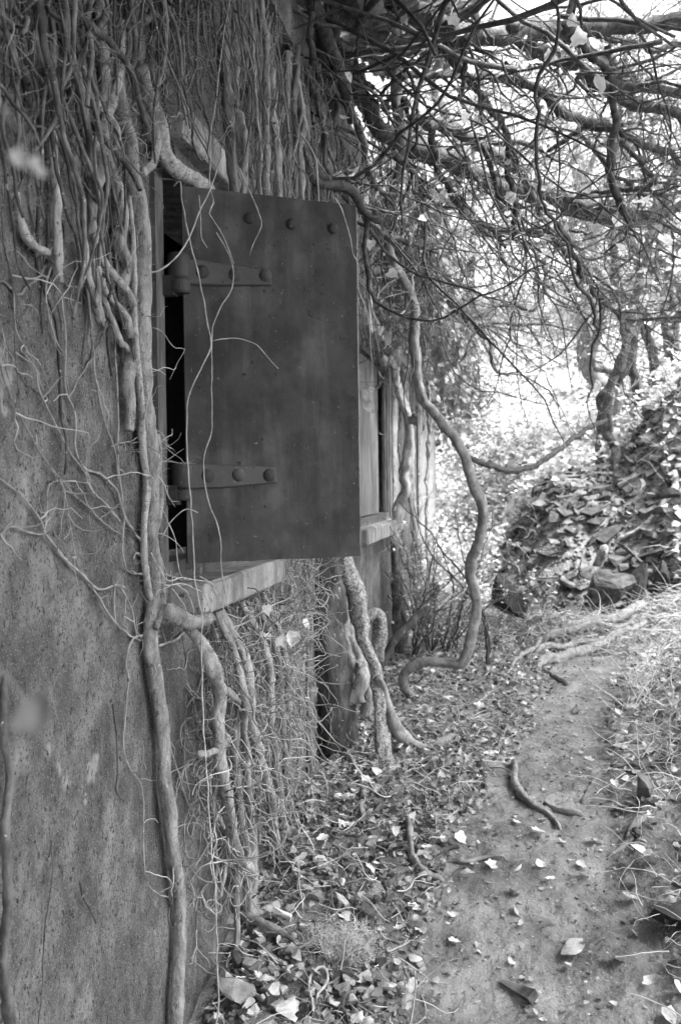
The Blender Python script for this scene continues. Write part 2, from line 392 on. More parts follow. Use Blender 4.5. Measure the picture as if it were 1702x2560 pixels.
# ================================================================== THE BUNKER
Y1a, Y1b, Y2a, Y2b = 2.83, 4.70, 6.6, 8.5; ZS, ZL = 1.20, 2.47; YE = 13.2; TOP = 3.42; TH = .32
bk = thing('bunker', (WALLX, 4, 0), 'weathered concrete bunker with two steel-framed window openings and ivy climbing over it', 'bunker')
def wallpanel(G, y0, y1, z0, z1, step=.05):
    yy = np.linspace(y0, y1, max(2, int((y1-y0)/step)+1)); zz = np.linspace(z0, z1, max(2, int((z1-z0)/step)+1))
    Yg, Zg = np.meshgrid(yy, zz); Xg = WALLX+.008*vn(Yg*3, Zg*2, 51)*0+Yg*0
    i = np.arange(Yg.size).reshape(Yg.shape)
    G.add(np.stack([Xg, Yg, Zg], -1).reshape(-1, 3), np.stack([i[:-1, :-1], i[:-1, 1:], i[1:, 1:], i[1:, :-1]], -1).reshape(-1, 4))
G = Geo()
for (a, b, c, d) in ((-14, Y1a, -.6, TOP), (Y1a, Y1b, -.6, ZS), (Y1a, Y1b, ZL, TOP), (Y1b, Y2a, -.6, TOP), (Y2a, Y2b, -.6, ZS), (Y2a, Y2b, ZL, TOP), (Y2b, YE, -.6, TOP)):
    box(G, WALLX-TH, WALLX, a, b, c, d)
box(G, WALLX-5, WALLX-TH-.001, YE-.3, YE, -.6, TOP)
G.build('wall', 'concrete', bk, smooth=False, label='rough pitted concrete wall running away along the path')
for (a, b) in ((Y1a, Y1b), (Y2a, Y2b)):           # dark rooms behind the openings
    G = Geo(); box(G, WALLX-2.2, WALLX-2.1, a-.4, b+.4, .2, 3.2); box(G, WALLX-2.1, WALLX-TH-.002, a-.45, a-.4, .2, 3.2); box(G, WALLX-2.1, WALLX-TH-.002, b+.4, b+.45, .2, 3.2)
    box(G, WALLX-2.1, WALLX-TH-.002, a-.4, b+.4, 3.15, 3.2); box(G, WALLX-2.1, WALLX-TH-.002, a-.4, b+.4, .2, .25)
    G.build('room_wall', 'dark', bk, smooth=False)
G = Geo(); box(G, WALLX-5, WALLX+.10, -14, YE+.1, TOP, TOP+.22); G.build('roof_slab', 'concrete', bk, smooth=False)
def roughbox(x0, x1, y0, y1, z0, z1, chip=.006, bev=.009):
    """a cast block with a grid of faces, softened and chipped edges"""
    ny_ = max(3, int((y1-y0)/.04)); us = [np.r_[x0, x0+bev, np.linspace(x0+bev, x1-bev, 3)[1:], x1], np.r_[y0, np.linspace(y0+bev, y1-bev, ny_), y1], np.r_[z0, z0+bev, np.linspace(z0+bev, z1-bev, 3)[1:], z1]]
    G = Geo()
    for ax in range(3):
        o = [k for k in range(3) if k != ax]
        A, B = np.meshgrid(us[o[0]], us[o[1]], indexing='ij')
        for val, fl in ((us[ax][0], 0), (us[ax][-1], 1)):
            P = np.zeros(A.shape+(3,)); P[..., ax] = val; P[..., o[0]] = A; P[..., o[1]] = B
            i = np.arange(A.size).reshape(A.shape); q = np.stack([i[:-1, :-1], i[1:, :-1], i[1:, 1:], i[:-1, 1:]], -1).reshape(-1, 4)
            flip = (fl == 1) ^ (ax == 1)
            P = P.reshape(-1, 3); c = np.array([(x0+x1)/2, (y0+y1)/2, (z0+z1)/2]); hs = np.array([x1-x0, y1-y0, z1-z0])/2
            near_e = (np.abs(P-c) > hs-1e-6).sum(1)
            sh = np.where(near_e >= 2, .45, 0)[:, None]
            nv = .5+.5*vn(P[:, 1]*9+P[:, 0]*31, P[:, 2]*17+P[:, 0]*7, 61)
            P = P-np.sign(P-c)*(np.abs(P-c) > hs-1e-6)*sh*(bev*.35+chip*2.0*nv[:, None])
            G.add(P, q if flip else q[:, ::-1])
    return G
roughbox(WALLX-.02, WALLX+.115, 2.95, 4.05, ZS-.145, ZS-.045, .008).build('window_sill', 'lintel', bk, smooth=False, label='pale projecting concrete sill under the open shutter')
roughbox(WALLX-.02, WALLX+.10, Y2a-.05, Y2b+.06, ZS-.15, ZS-.04, .01).build('window_sill', 'lintel', bk, smooth=False, label='far concrete sill beyond the open shutter')
roughbox(WALLX-.02, WALLX+.055, 3.0, Y1b+.12, ZL+.07, ZL+.18, .006).build('lintel', 'lintel', bk, smooth=False)
roughbox(WALLX-.02, WALLX+.13, Y2a-.05, Y2b+.02, ZL+.03, ZL+.15, .008).build('lintel', 'lintel', bk, smooth=False, label='pale far lintel projecting above the second window')
# steel frames
def frame(y0, y1, wd=.055):
    fr = Geo(); e = .004
    box(fr, WALLX-.12, WALLX-.06, y0+.002, y0+.03, ZS-.02, ZL+.01); box(fr, WALLX-.06, WALLX+.006, y0+.03, y0+.10, ZS-.02, ZL+.01)
    box(fr, WALLX-.10, WALLX+.012, y1-.02, y1-.002, ZS-.02, ZL+.01); box(fr, WALLX-.05, WALLX+.004, y1-.02-wd, y1-.02, ZS-.02, ZL+.01)
    box(fr, WALLX-.10, WALLX+.002, y0+.02, y1-.02, ZL-.05, ZL+.008); box(fr, WALLX-.10, WALLX+.002, y0+.02, y1-.02, ZS-.018, ZS+.02)
    return fr.build('window_frame', 'frame', bk, smooth=False)
f1 = frame(Y1a, Y1b); f2 = frame(Y2a, Y2b)
G = Geo(); nfl = 60                                # rust and old mortar flaking along the inside of the frame
for (z0, z1) in ((1.86, 2.10), (1.24, 1.36)):
    P = np.c_[WALLX-.03+.02*rng.random(nfl), np.full(nfl, Y1a+.105)+.02*rng.normal(size=nfl)*.5, rng.uniform(z0, z1, nfl)]
    for p in P:
        v, f = rock(int(rng.integers(1e6)), I0, 4, .15); G.add(p+v*rng.uniform(.005, .014), f)
G.build('rust_flakes', 'frame', sub(f1, bk), kind='stuff', smooth=False)
# second window: a board-like steel leaf, ajar, with a dark slit beside it
G = Geo(); box(G, WALLX-.035, WALLX-.02, Y2a+.08, Y2b-.52, ZS+.03, ZL-.07); s2 = G.build('shutter', 'panel', bk, smooth=False, label='weathered pale shutter half closing the second window')
G = Geo(); box(G, WALLX-.03, WALLX-.012, Y2b-.12, Y2b-.085, ZS+.03, ZL-.07); G.build('shutter_stile', 'frame', bk, smooth=False)
# buttress at the far end
G = roughbox(WALLX-.01, WALLX+.045, 11.0, YE-.02, -.3, 3.0, .02, .03); G.build('pilaster', 'lintel', bk, smooth=False, label='bright end pier at the far corner of the wall')
G = roughbox(WALLX-.01, WALLX+.03, 8.75, 9.0, -.3, 3.2, .01, .02); G.build('pilaster', 'lintel', bk, smooth=False)
G = roughbox(WALLX-.01, WALLX+.025, 4.95, 5.25, -.3, 3.2, .01, .02); G.build('pilaster', 'concrete', bk, smooth=False)

# open shutter: built in its own plane.  u along the leaf, w out of it towards the camera
SH0 = np.array([-.993, 2.954, 0]); SH1 = np.array([-.506, 3.276, 0]); SW = np.linalg.norm(SH1-SH0); su = (SH1-SH0)/SW; sw = np.array([su[1], -su[0], 0])
SZ0, SZ1 = 1.216, 2.371
def sp(u, w, z): return SH0+su*u+sw*w+np.array([0, 0, z])
def splate(G, outline, w0, w1, curve=None):
    n = len(outline); v = [sp(u, w0, z) for u, z in outline]+[sp(u, w1, z) for u, z in outline]
    i = np.arange(n); j = (i+1) % n
    G.add(v, [list(range(n))[::-1]], [list(range(n, 2*n))], np.c_[i, j, j+n, i+n])
def s_uv(crop, x, y, w=.006):
    v = ray(crop, x, y); n = sw; t = ((SH0+sw*w-CAM)@n)/(v@n); q = CAM+v*t; return ((q-SH0)@su, q[2])
G = Geo(); nu, nz = 30, 58; uu = np.linspace(0, SW, nu); zz = np.linspace(SZ0, SZ1, nz); U, Zz = np.meshgrid(uu, zz)
bz = .0035*vn(U*4, Zz*4, 71)+.001*vn(U*12, Zz*12, 72)
Ue = U+.0018*vn(Zz*25, U*0+3, 73)*(U > SW-.01); Ze = Zz+.0015*vn(U*30, U*0, 74)*((Zz > SZ1-.01) | (Zz < SZ0+.01))
front = np.array([[sp(u, .006+b, z) for u, z, b in zip(ur, zr, br)] for ur, zr, br in zip(Ue, Ze, bz)]).reshape(-1, 3)
back = np.array([[sp(u, -.006+b, z) for u, z, b in zip(ur, zr, br)] for ur, zr, br in zip(Ue, Ze, bz)]).reshape(-1, 3)
i = np.arange(nu*nz).reshape(nz, nu); q = np.stack([i[:-1, :-1], i[:-1, 1:], i[1:, 1:], i[1:, :-1]], -1).reshape(-1, 4)
ring = np.r_[i[0, :], i[1:, -1], i[-1, -2::-1], i[-2:0:-1, 0]]; rn = np.roll(ring, -1); o = nu*nz
G.add(np.vstack([front, back]), q, q[:, ::-1]+o, np.c_[ring, ring+o, rn+o, rn])
me_sh = G.build('shutter', 'steel', bk, smooth=False, label='open grey steel shutter leaf with rounded rivets, hanging off its hinges')
SHP = sub(me_sh, bk)
G = Geo(); splate(G, [(SW+.0005, SZ0+.004), (SW+.0035, SZ0+.01), (SW+.0035, SZ1-.01), (SW+.0005, SZ1-.004)], -.0055, .0055); G.build('lit_worn_edge', 'lintel', SHP, smooth=False, label='bare outer edge of the shutter, the light it catches put into its pale colour')  # pale strip: worn edge plus the light it catches, put into the colour
def rivet(u, z, w, r=.0145):
    v, f = I3; v = v.copy(); v = v[:]; q = np.array([sp(u, w, z)])+v[:, 0:1]*su*r+v[:, 1:2]*np.array([0, 0, 1])*r+v[:, 2:3]*sw*r*.72
    Geo().add(q, f).build('rivet', 'steel', SHP)
for x, y in ((680, 405), (975, 447), (1267, 476)): u, z = s_uv('A', x, y); rivet(u, z, .004, .0185)
for x, y in ((1248, 1130),): u, z = s_uv('A', x, y); rivet(u, z, .002, .006)
def strap(top, bot, crop, w1=.0125):
    ol = [s_uv(crop, x, y, .012) for x, y in bot]+[s_uv(crop, x, y, .012) for x, y in top[::-1]]
    cu = np.mean([p[0] for p in ol]); cz = np.mean([p[1] for p in ol]); il = [(cu+(u-cu)*.975, cz+(z-cz)*.90) for u, z in ol]; n = len(ol)
    G = Geo(); v = [sp(u, .002, z) for u, z in ol]+[sp(u, .015, z) for u, z in ol]+[sp(u, .0185, z) for u, z in il]; i = np.arange(n); j = (i+1) % n
    G.add(v, [list(range(2*n, 3*n))], np.vstack([np.c_[i, j, j+n, i+n], np.c_[i+n, j+n, j+2*n, i+2*n]])); return G.build('hinge_strap', 'strap', SHP, smooth=False)
strap([(215, 690), (340, 697), (560, 735), (822, 775)], [(215, 868), (500, 878), (838, 877)], 'A')
strap([(262, 80), (530, 88), (862, 104)], [(262, 258), (500, 250), (872, 213)], 'B')
for x, y in ((345, 785), (572, 805), (785, 812)): u, z = s_uv('A', x, y); rivet(u, z, .014, .022)
for x, y in ((385, 165), (597, 160), (812, 163)): u, z = s_uv('B', x, y); rivet(u, z, .014, .022)
def knuckle(z0, z1, r, name, parent, c=(-1.003, 2.948)):
    G = Geo(); prof = [(z0, r*.86), (z0+.006, r), (z1-.006, r), (z1, r*.86)]; n = 28; a = np.arange(n)*2*PI/n; V = []; 
    for z, rr in prof: V += [(c[0]+rr*math.cos(t), c[1]+rr*math.sin(t), z) for t in a]
    i = np.arange(n); j = (i+1) % n; F = np.vstack([np.c_[i+k*n, j+k*n, j+(k+1)*n, i+(k+1)*n] for k in range(3)])
    G.add(V, F, [list(range(n))[::-1]], [list(range(3*n, 4*n))]); return G.build(name, 'steel', parent, smooth=False)
def zA(y, crop='A', x=170): p = p_depth(crop, x, y, 3.07); return p[2]
knuckle(zA(838), zA(662), .034, 'hinge_barrel', SHP); knuckle(zA(940), zA(842), .036, 'hinge_knuckle', bk)
knuckle(zA(256, 'B'), zA(80, 'B'), .032, 'hinge_barrel', SHP); knuckle(zA(340, 'B'), zA(262, 'B'), .031, 'hinge_knuckle', bk)
for zc in (zA(890), zA(300, 'B')):
    G = Geo(); box(G, WALLX-.03, -1.01, 2.915, 2.955, zc-.03, zc+.03); G.build('hinge_bracket', 'steel', bk, smooth=False)
# blistered paint
G = Geo()
for (x, y, n, sx, sy) in ((1120, 880, 26, 60, 50), (1200, 590, 22, 70, 60), (1170, 1010, 16, 60, 50), (910, 1140, 8, 30, 30), (1000, 900, 8, 200, 200)):
    for _ in range(n):
        u, z = s_uv('A', x+rng.normal()*sx, y+rng.normal()*sy)
        if .02 < u < SW-.02 and z < SZ1-.02:
            v, f = rock(int(rng.integers(1e6)), I1, 2, .1); s = rng.uniform(.0012, .0036)
            G.add(np.array([sp(u, .0065, z)])+v[:, 0:1]*su*s*1.4+v[:, 1:2]*np.array([0, 0, 1])*s+v[:, 2:3]*sw*s*.5, f)
G.build('paint_blisters', 'steel', SHP, kind='stuff')

# ================================================================== STEMS ON THE WALL
def fuzz(G, P, Rr, dens=85, ln=.018, side=None):
    """little aerial rootlets along a stem"""
    L = np.linalg.norm(np.diff(P, axis=0), axis=1).sum(); n = int(L*dens*6)
    if n < 1: return
    k = rng.integers(0, len(P)-1, n); t = rng.random((n, 1)); c = P[k]*(1-t)+P[k+1]*t
    d = rng.normal(size=(n, 3)); d[:, 0] = np.abs(d[:, 0])*.3-.1
    T = P[k+1]-P[k]; T /= np.linalg.norm(T, axis=1, keepdims=True); d -= (d*T).sum(1, keepdims=True)*T; d /= np.linalg.norm(d, axis=1, keepdims=True)
    W = walks(c+d*Rr[k][:, None]*.9, d+rng.normal(size=(n, 3))*.2, 4, ln/3*rng.uniform(.4, 1.3, n), .35)
    G.add(*tubes(W, taper(np.full(n, .0008), 4, .5), 3))
def ivy(label, segs, dep, r, group=None, m='stem', hair=False, wig=.003, name='ivy_stem', knob=.2, twigs=0, cat='ivy stem'):
    P, rr = trace(segs, dep, r); G = Geo(); Q, q = stemgeo(G, P, rr, wig, knob)
    o = G.build(name, m, label=label, cat=cat, group=group)
    if hair:
        H = Geo(); fuzz(H, Q, q); H.build('rootlets', 'twig_mid', under(o), kind='stuff')
    if twigs:
        k = rng.integers(0, len(Q), twigs); d = rng.normal(size=(twigs, 3)); d[:, 0] = np.abs(d[:, 0])*.4
        W = walks(Q[k], d, 8, rng.uniform(.012, .03, twigs), .35, (0, 0, -.03)); H = Geo(); H.add(*tubes(W, taper(np.full(twigs, .0018), 8), 4)); H.build('side_shoots', 'twig', under(o), kind='stuff')
    return o, Q, q
ivy('thick pale main ivy stem climbing beside the window frame down to the ground',
    [('1', [(560, -60), (575, 150), (545, 330), (560, 520), (600, 650), (615, 800), (640, 950), (652, 1150), (655, 1350), (655, 1540)]), ('3', [(662, 200), (675, 400), (700, 560), (700, 700), (690, 850), (695, 960), (705, 1060), (715, 1180), (712, 1260), (703, 1400), (720, 1560)]),
     ('5', [(735, 90), (760, 300), (760, 450), (775, 600), (800, 800), (828, 1000), (832, 1100), (830, 1250), (818, 1400), (815, 1640)])], ('w', .035), (15, 19, 21, 23, 22, 20, 19, 17, 15, 16), hair=True, twigs=20)
ivy('slimmer stem wound against the right side of the main stem', [('3', [(722, 430), (735, 560), (742, 700), (733, 800), (716, 900), (728, 1030), (746, 1140), (738, 1240), (716, 1330)])], ('w', .055, .05), (7, 9, 10, 7), hair=True)
ivy('slim stem running down close on the left of the main stem', [('1', [(600, 900), (612, 1080), (618, 1300), (622, 1540)]), ('3', [(632, 100), (645, 260), (655, 420), (668, 620), (672, 820), (664, 980), (680, 1110), (690, 1200)])], ('w', .05), (6, 9, 9, 8), hair=True)
ivy('second thick ivy stem just left of the main stem, ending above the sill level',
    [('1', [(450, -40), (480, 300), (470, 600), (480, 700), (530, 850), (560, 1000), (545, 1120), (585, 1230), (560, 1330), (600, 1430), (600, 1585)]), ('3', [(600, 80), (588, 200), (600, 300), (592, 420)])], ('w', .03), (14, 18, 20, 16, 17, 13), hair=True)
ivy('forking ivy stem with a bright knot left of the main stem',
    [('1', [(330, 150), (370, 400), (375, 520), (400, 620), (455, 700), (465, 790), (430, 880), (435, 1000), (420, 1100), (430, 1250), (445, 1400), (465, 1500)])], ('w', .03), (10, 14, 16, 9))
ivy('slanting ivy fork that runs down into the thick stems', [('1', [(430, 1080), (470, 1200), (530, 1280), (580, 1340), (610, 1400)])], ('w', .045), (10, 14), hair=True)
ivy('lower slanting ivy fork below the first one', [('1', [(450, 1220), (480, 1330), (540, 1410), (590, 1480), (600, 1560)])], ('w', .04), (8, 12), hair=True)
ivy('long ivy fork ending as a bent tip below its twin', [('1', [(465, 1240), (480, 1380), (520, 1480), (560, 1585)]), ('3', [(570, 20), (598, 60)])], ('w', .03), (8, 9))
ivy('straight ivy stem with a blunt end left of the forks', [('1', [(380, 1100), (400, 1250), (440, 1400), (460, 1480)])], ('w', .03), (12, 12))
ivy('straight ivy stem hanging with a blunt lower end on the bare wall', [('1', [(240, 250), (250, 560), (250, 700), (262, 900), (260, 1100), (265, 1200), (272, 1295)])], ('w', .025), (9, 14, 12), hair=True)
ivy('broken ivy stub bending to the right near the left edge', [('1', [(78, 880), (90, 980), (105, 1060), (150, 1130), (222, 1168)])], ('w', .02), (8, 13, 9), hair=True)
ivy('big curved ivy stem arching over the top of the window frame', [('1', [(640, 300), (690, 440), (730, 560), (760, 700), (820, 780), (900, 830), (960, 870)])], ('w', .05), (16, 20, 16), hair=True)
ivy('ivy stem crossing diagonally high above the forks', [('1', [(300, 60), (310, 240), (380, 400), (450, 480), (520, 560), (540, 680)])], ('w', .04), (13, 12))
ivy('ivy stem leaning the other way across the upper tangle', [('1', [(620, -40), (575, 120), (560, 260), (540, 400), (500, 520), (470, 600)])], ('w', .05), (9, 13))
ivy('ivy stem squeezed between the frame and the main stem', [('1', [(690, 300), (700, 480), (715, 620), (710, 700), (700, 760), (650, 800)])], ('w', .045), (12, 9))
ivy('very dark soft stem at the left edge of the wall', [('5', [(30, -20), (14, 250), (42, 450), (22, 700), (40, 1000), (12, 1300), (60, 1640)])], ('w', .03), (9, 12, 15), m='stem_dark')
ivy('short thick ivy limb sprouting right below the sill corner', [('3', [(735, 1240), (790, 1255), (850, 1290), (905, 1300), (960, 1280)])], ('w', .05, .12), (19, 17), hair=True)
TH_ = [('thin vine slanting from the left edge across the wall to the main stem', [('3', [(0, 60), (40, 220), (120, 400), (220, 580), (340, 710), (450, 810), (560, 900)])], (4.5, 3.5)),
 ('thin zigzag vine crossing the middle of the bare wall', [('3', [(70, 55), (160, 130), (180, 230), (250, 380), (320, 530), (390, 590), (400, 650), (440, 720), (510, 780), (550, 830)])], (3, 5)),
 ('double thin vine dropping straight then slanting right', [('3', [(290, -200), (300, 180), (340, 330), (345, 500), (390, 590), (470, 620), (530, 690), (560, 770), (600, 860), (660, 940), (700, 990)])], (4, 6, 7)),
 ('thin upright vine right of the double one', [('3', [(415, -250), (420, 0), (440, 180), (490, 390), (530, 520), (545, 640)])], (5, 5)),
 ('long thin vine following the left side of the stems then draping over the sill', [('3', [(525, -120), (545, 300), (545, 600), (570, 800), (570, 1000), (610, 1075), (720, 1070), (850, 1110), (960, 1112), (1010, 1220)])], (5, 4, 4)),
 ('pale branching vine running down right from the left edge', [('3', [(-20, 620), (100, 720), (190, 840), (210, 900), (290, 1000), (380, 1080), (450, 1150), (530, 1130), (575, 1135)])], (4, 8, 4)),
 ('pale wavy vine entering level from the left edge', [('3', [(-20, 905), (20, 890), (60, 860), (130, 890), (210, 900)])], (5, 5)),
 ('hooked pale vine rising and turning right', [('3', [(200, 870), (220, 700), (245, 655), (300, 650), (410, 662)])], (4, 3)),
 ('thin vine hanging below the hooked one', [('3', [(280, 650), (310, 770), (340, 950), (370, 1060)])], (4, 3)),
 ('thin vine slanting down under the branching vine', [('3', [(420, 1140), (500, 1260), (570, 1340), (650, 1390)])], (5, 4)),
 ('short thin vine bending beside the main stem', [('3', [(550, 1140), (600, 1230), (625, 1350)])], (5, 3)),
 ('pale shoot arching left off the main stem and trailing down the wall', [('3', [(742, 1367), (640, 1360), (595, 1400), (575, 1500), (590, 1585)]), ('5', [(575, 300), (600, 400), (650, 500), (660, 700), (680, 930), (800, 1030)])], (6, 3.5, 2)),
 ('stout pale shoot reaching up right from the main stem towards the sill', [('3', [(730, 1415), (820, 1370), (900, 1312), (990, 1240)])], (6, 6, 5)),
 ('pale loop of vine curling round the main stem', [('3', [(620, 1020), (640, 985), (700, 990), (740, 1030), (740, 1070), (650, 1080), (600, 1060)])], (4, 4)),
 ('thin vine crossing the stem towards the frame', [('3', [(510, 495), (600, 465), (690, 415), (740, 425)])], (4, 3)),
 ('thin pale vine curving from the stem across the frame', [('3', [(600, 480), (690, 460), (740, 465), (810, 515)])], (3, 2)),
 ('thin vine beside the lower main stem', [('5', [(740, 215), (770, 230), (790, 350), (850, 520), (900, 640), (940, 700)])], (4, 3)),
 ('fine vertical vine right of the lower main stem', [('5', [(860, 0), (910, 180), (970, 300), (990, 500), (1000, 700), (1040, 780)])], (4, 3)),
 ('dark crack-like dead vine on the lower wall', [('5', [(232, 740), (235, 900), (215, 1150), (200, 1350), (180, 1640)])], (3, 3)),
 ('short dark dead vine on the wall left of the main stem', [('5', [(512, 110), (530, 250), (540, 400), (542, 510), (575, 555)])], (4, 3)),
 ('short bent dead vine low on the wall', [('5', [(358, 930), (380, 1000), (420, 1060), (440, 1120)])], (5, 3)),
 ('fine twig low between stem and rubble', [('5', [(912, 1075), (905, 1180), (895, 1330)])], (2.5, 2)),
 ('thin vine down the left edge of the wall', [('3', [(10, -60), (30, 150), (60, 280), (66, 400)])], (3, 2)),
 ('thin vine in the upper left hanging over bare wall', [('1', [(20, 1150), (60, 1300), (70, 1500), (110, 1585)]), ('3', [(160, 100)])], (5, 3)),
 ('pale forked vine under the blunt stem', [('1', [(230, 1230), (210, 1330), (225, 1450), (270, 1585)]), ('3', [(300, 60)])], (5, 3)),
 ('thin vine from the upper tangle down beside the frame', [('1', [(560, 660), (560, 780), (580, 900), (610, 980), (590, 1060)])], (5, 3)),
 ('thin arching vine at mid height by the forks', [('1', [(310, 1315), (370, 1320), (430, 1300), (550, 1350)])], (4, 3))]
for lb, sg, r in TH_:
    ivy(lb, sg, ('w', .012), [a*.55 for a in r], m='bark' if 'dead' in lb or 'dark' in lb else 'stem', name='thin_vine', cat='vine', wig=.004, twigs=0 if 'dead' in lb or 'dark' in lb else 5)
# tendrils hanging in front of the shutter
TD = [('long pale tendril hanging down the hinge side of the shutter to the rubble', [('1', [(800, 860), (830, 835), (842, 930), (880, 1100), (920, 1290), (955, 1470), (970, 1585)]), ('3', [(930, 120), (870, 260), (855, 400), (862, 560), (880, 800), (890, 1000), (900, 1130), (930, 1310), (935, 1500)]), ('5', [(940, 200), (960, 500), (975, 720), (985, 900), (1000, 1150), (998, 1600)])], (3.0, 2.85), (4, 4, 3.5, 4, 4)),
      ('pale tendril crossing the upper rivets and hanging past the lower strap', [('1', [(1060, -30), (1000, 420), (975, 620), (965, 870), (925, 950), (1000, 1080), (1068, 1210), (1062, 1330), (1010, 1430), (980, 1550)]), ('3', [(975, 120), (980, 390), (940, 550), (960, 720), (1000, 870), (1030, 1080), (1050, 1250)])], (3.15, 2.98), (3.5, 3, 3, 3)),
      ('stiff pale tendril curving from the lintel down left across the barrel', [('1', [(1000, 760), (960, 880), (920, 970), (870, 1090), (800, 1190), (720, 1245), (635, 1240)])], (3.0, 2.86), (2.5, 4, 4.5)),
      ('fine tendril reaching right over the middle of the shutter', [('A', [(418, 1265), (520, 1245), (600, 1243), (700, 1280), (740, 1310), (800, 1380), (880, 1465)])], (2.98, 3.0), (2.6, 2)),
      ('short jointed tendril hanging between the top rivets', [('A', [(620, 60), (690, 240), (735, 360), (760, 455), (710, 590), (683, 668)])], (3.05, 3.1), (3, 2)),
      ('thin tendril beside the jointed one over the strap', [('A', [(330, 240), (345, 400), (350, 540), (395, 615)])], (3.0, 2.99), (2.6, 2)),
      ('twin tendril looping back under the top edge of the shutter', [('A', [(405, 190), (430, 300), (400, 375), (480, 500), (530, 620), (570, 720)])], (3.0, 3.0), (3, 2.2)),
      ('thin tendril trailing down the outer edge of the shutter', [('A', [(1280, 250), (1330, 360), (1375, 520), (1400, 640), (1440, 730), (1450, 900), (1500, 1040), (1520, 1240), (1540, 1560)])], (3.15, 3.2), (3, 2.2)),
      ('pale shoot poking through the frame beside the shutter', [('A', [(0, 1165), (60, 1190), (120, 1270), (170, 1318), (235, 1332), (190, 1420), (130, 1530)])], (2.95, 3.0), (3, 2)),
      ('pale shoot crossing the lower gap beside the shutter', [('B', [(75, 600), (120, 500), (180, 430), (245, 395), (315, 427)])], (2.95, 2.98), (3.4, 2.4)),
      ('pale vine crossing the frame foot and running over the sill', [('B', [(0, 700), (100, 900), (200, 880), (300, 895), (400, 910), (450, 1010), (490, 1090)])], ('w', .10, .14), (3.2, 2.6)),
      ('thin vine draped over the near corner of the sill', [('B', [(90, 935), (200, 930), (300, 960), (375, 1010), (400, 1080)])], ('w', .13, .13), (3.4, 2.6)),
      ('second thin vine draped over the near end of the sill', [('B', [(170, 915), (250, 985), (285, 1070), (295, 1160)])], ('w', .13, .13), (3, 2.4)),
      ('thin vine bending over the front edge of the sill', [('B', [(330, 868), (415, 918), (470, 1000), (505, 1085)])], ('w', .12, .13), (3, 2.4)),
      ('dark fine vine crossing the end face of the sill', [('B', [(140, 960), (200, 1040), (235, 1110), (250, 1165), (330, 1180)])], ('w', .13, .13), (3, 2.4)),
      ('thin vine dropping past the corner of the frame', [('B', [(50, 350), (110, 490), (160, 600), (175, 750), (215, 880), (330, 900)])], ('w', .03, .12), (3.5, 2.5))]
for lb, sg, dp, r in TD:
    ivy(lb, sg, dp, [a*.5 for a in r], m='tendril', name='tendril', cat='tendril', wig=.004, knob=.3)

# upper tangle on the wall (uncountable) : stems clinging to the wall
def wallwalk(n, y0, y1, z0, z1, K, seg, wig, offmax, rmin, rmax, bias=-.06, power=2.0):
    st = np.c_[WALLX+rng.uniform(.006, offmax, n), rng.uniform(y0, y1, n), rng.uniform(z0, z1, n)]
    d = np.c_[rng.normal(0, .05, n), rng.normal(0, .32, n), -np.ones(n)]
    P = walks(st, d, K, seg*rng.uniform(.6, 1.4, n), wig, (0, 0, bias))
    x0 = st[:, 0][:, None]; P[:, :, 0] = np.clip(x0+(P[:, :, 0]-x0)*.6, WALLX+.004, WALLX+offmax*1.5)
    r = rmin+(rmax-rmin)*rng.random(n)**power
    return P, r
G = Geo()
def clear(P, r):
    bad = ((P[:, :, 1] > 2.60) & (P[:, :, 2] < 2.42)).any(1); return P[~bad], r[~bad]
P, r = clear(*wallwalk(330, 1.2, 2.9, 2.55, 3.35, 24, .034, .22, .09, .0022, .0135)); G.add(*tubes(P, taper(r, 24, .5), 6))
P, r = clear(*wallwalk(70, 1.6, 2.6, 2.0, 2.7, 22, .03, .24, .03, .0012, .007)); G.add(*tubes(P, taper(r, 22, .5), 5))
P, r = wallwalk(60, 2.85, 3.2, 2.85, 3.2, 18, .03, .25, .12, .0015, .007); P[:, :, 0] += .05; P = P[P[:, :, 2].min(1) > 2.42]; r = r[:len(P)]; G.add(*tubes(P, taper(r, 18, .4), 5))
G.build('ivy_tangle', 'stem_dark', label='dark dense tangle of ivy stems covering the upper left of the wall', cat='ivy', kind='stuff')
G = Geo(); n = 1250; st = np.c_[WALLX+rng.uniform(.02, .14, n), rng.uniform(1.6, 3.0, n), rng.uniform(2.25, 3.1, n)]
P = walks(st, np.c_[rng.normal(.2, .6, n), rng.normal(0, .8, n), rng.normal(-.5, .8, n)], 10, rng.uniform(.006, .022, n), .4, (0, 0, -.04), .1); r = rng.uniform(.0006, .0016, n); k_ = ~((P[:, :, 1] > 2.62) & (P[:, :, 2] < 2.46)).any(1); G.add(*tubes(P[k_], taper(r[k_], 10, .4), 3))
G.build('ivy_shoots', 'twig_mid', label='fine wiry shoots bristling from the dark tangle at the upper left', cat='ivy', kind='stuff')
G = Geo()
P, r = wallwalk(760, 2.95, 6.5, 2.62, 3.42, 18, .032, .22, .16, .0014, .006); k_ = (P[:, :, 2].min(1) > 2.68) | (P[:, :, 1].min(1) > 3.55); P = P[k_]; r = r[k_]; G.add(*tubes(P, taper(r, 18, .4), 5))
P, r = wallwalk(900, 2.95, 6.5, 2.60, 3.40, 9, .022, .5, .24, .0008, .0022); G.add(*tubes(P, taper(r, 9, .4), 4))
G.build('ivy_tangle', 'twig_mid', label='paler mass of fine ivy stems hanging above the open shutter', cat='ivy', kind='stuff')
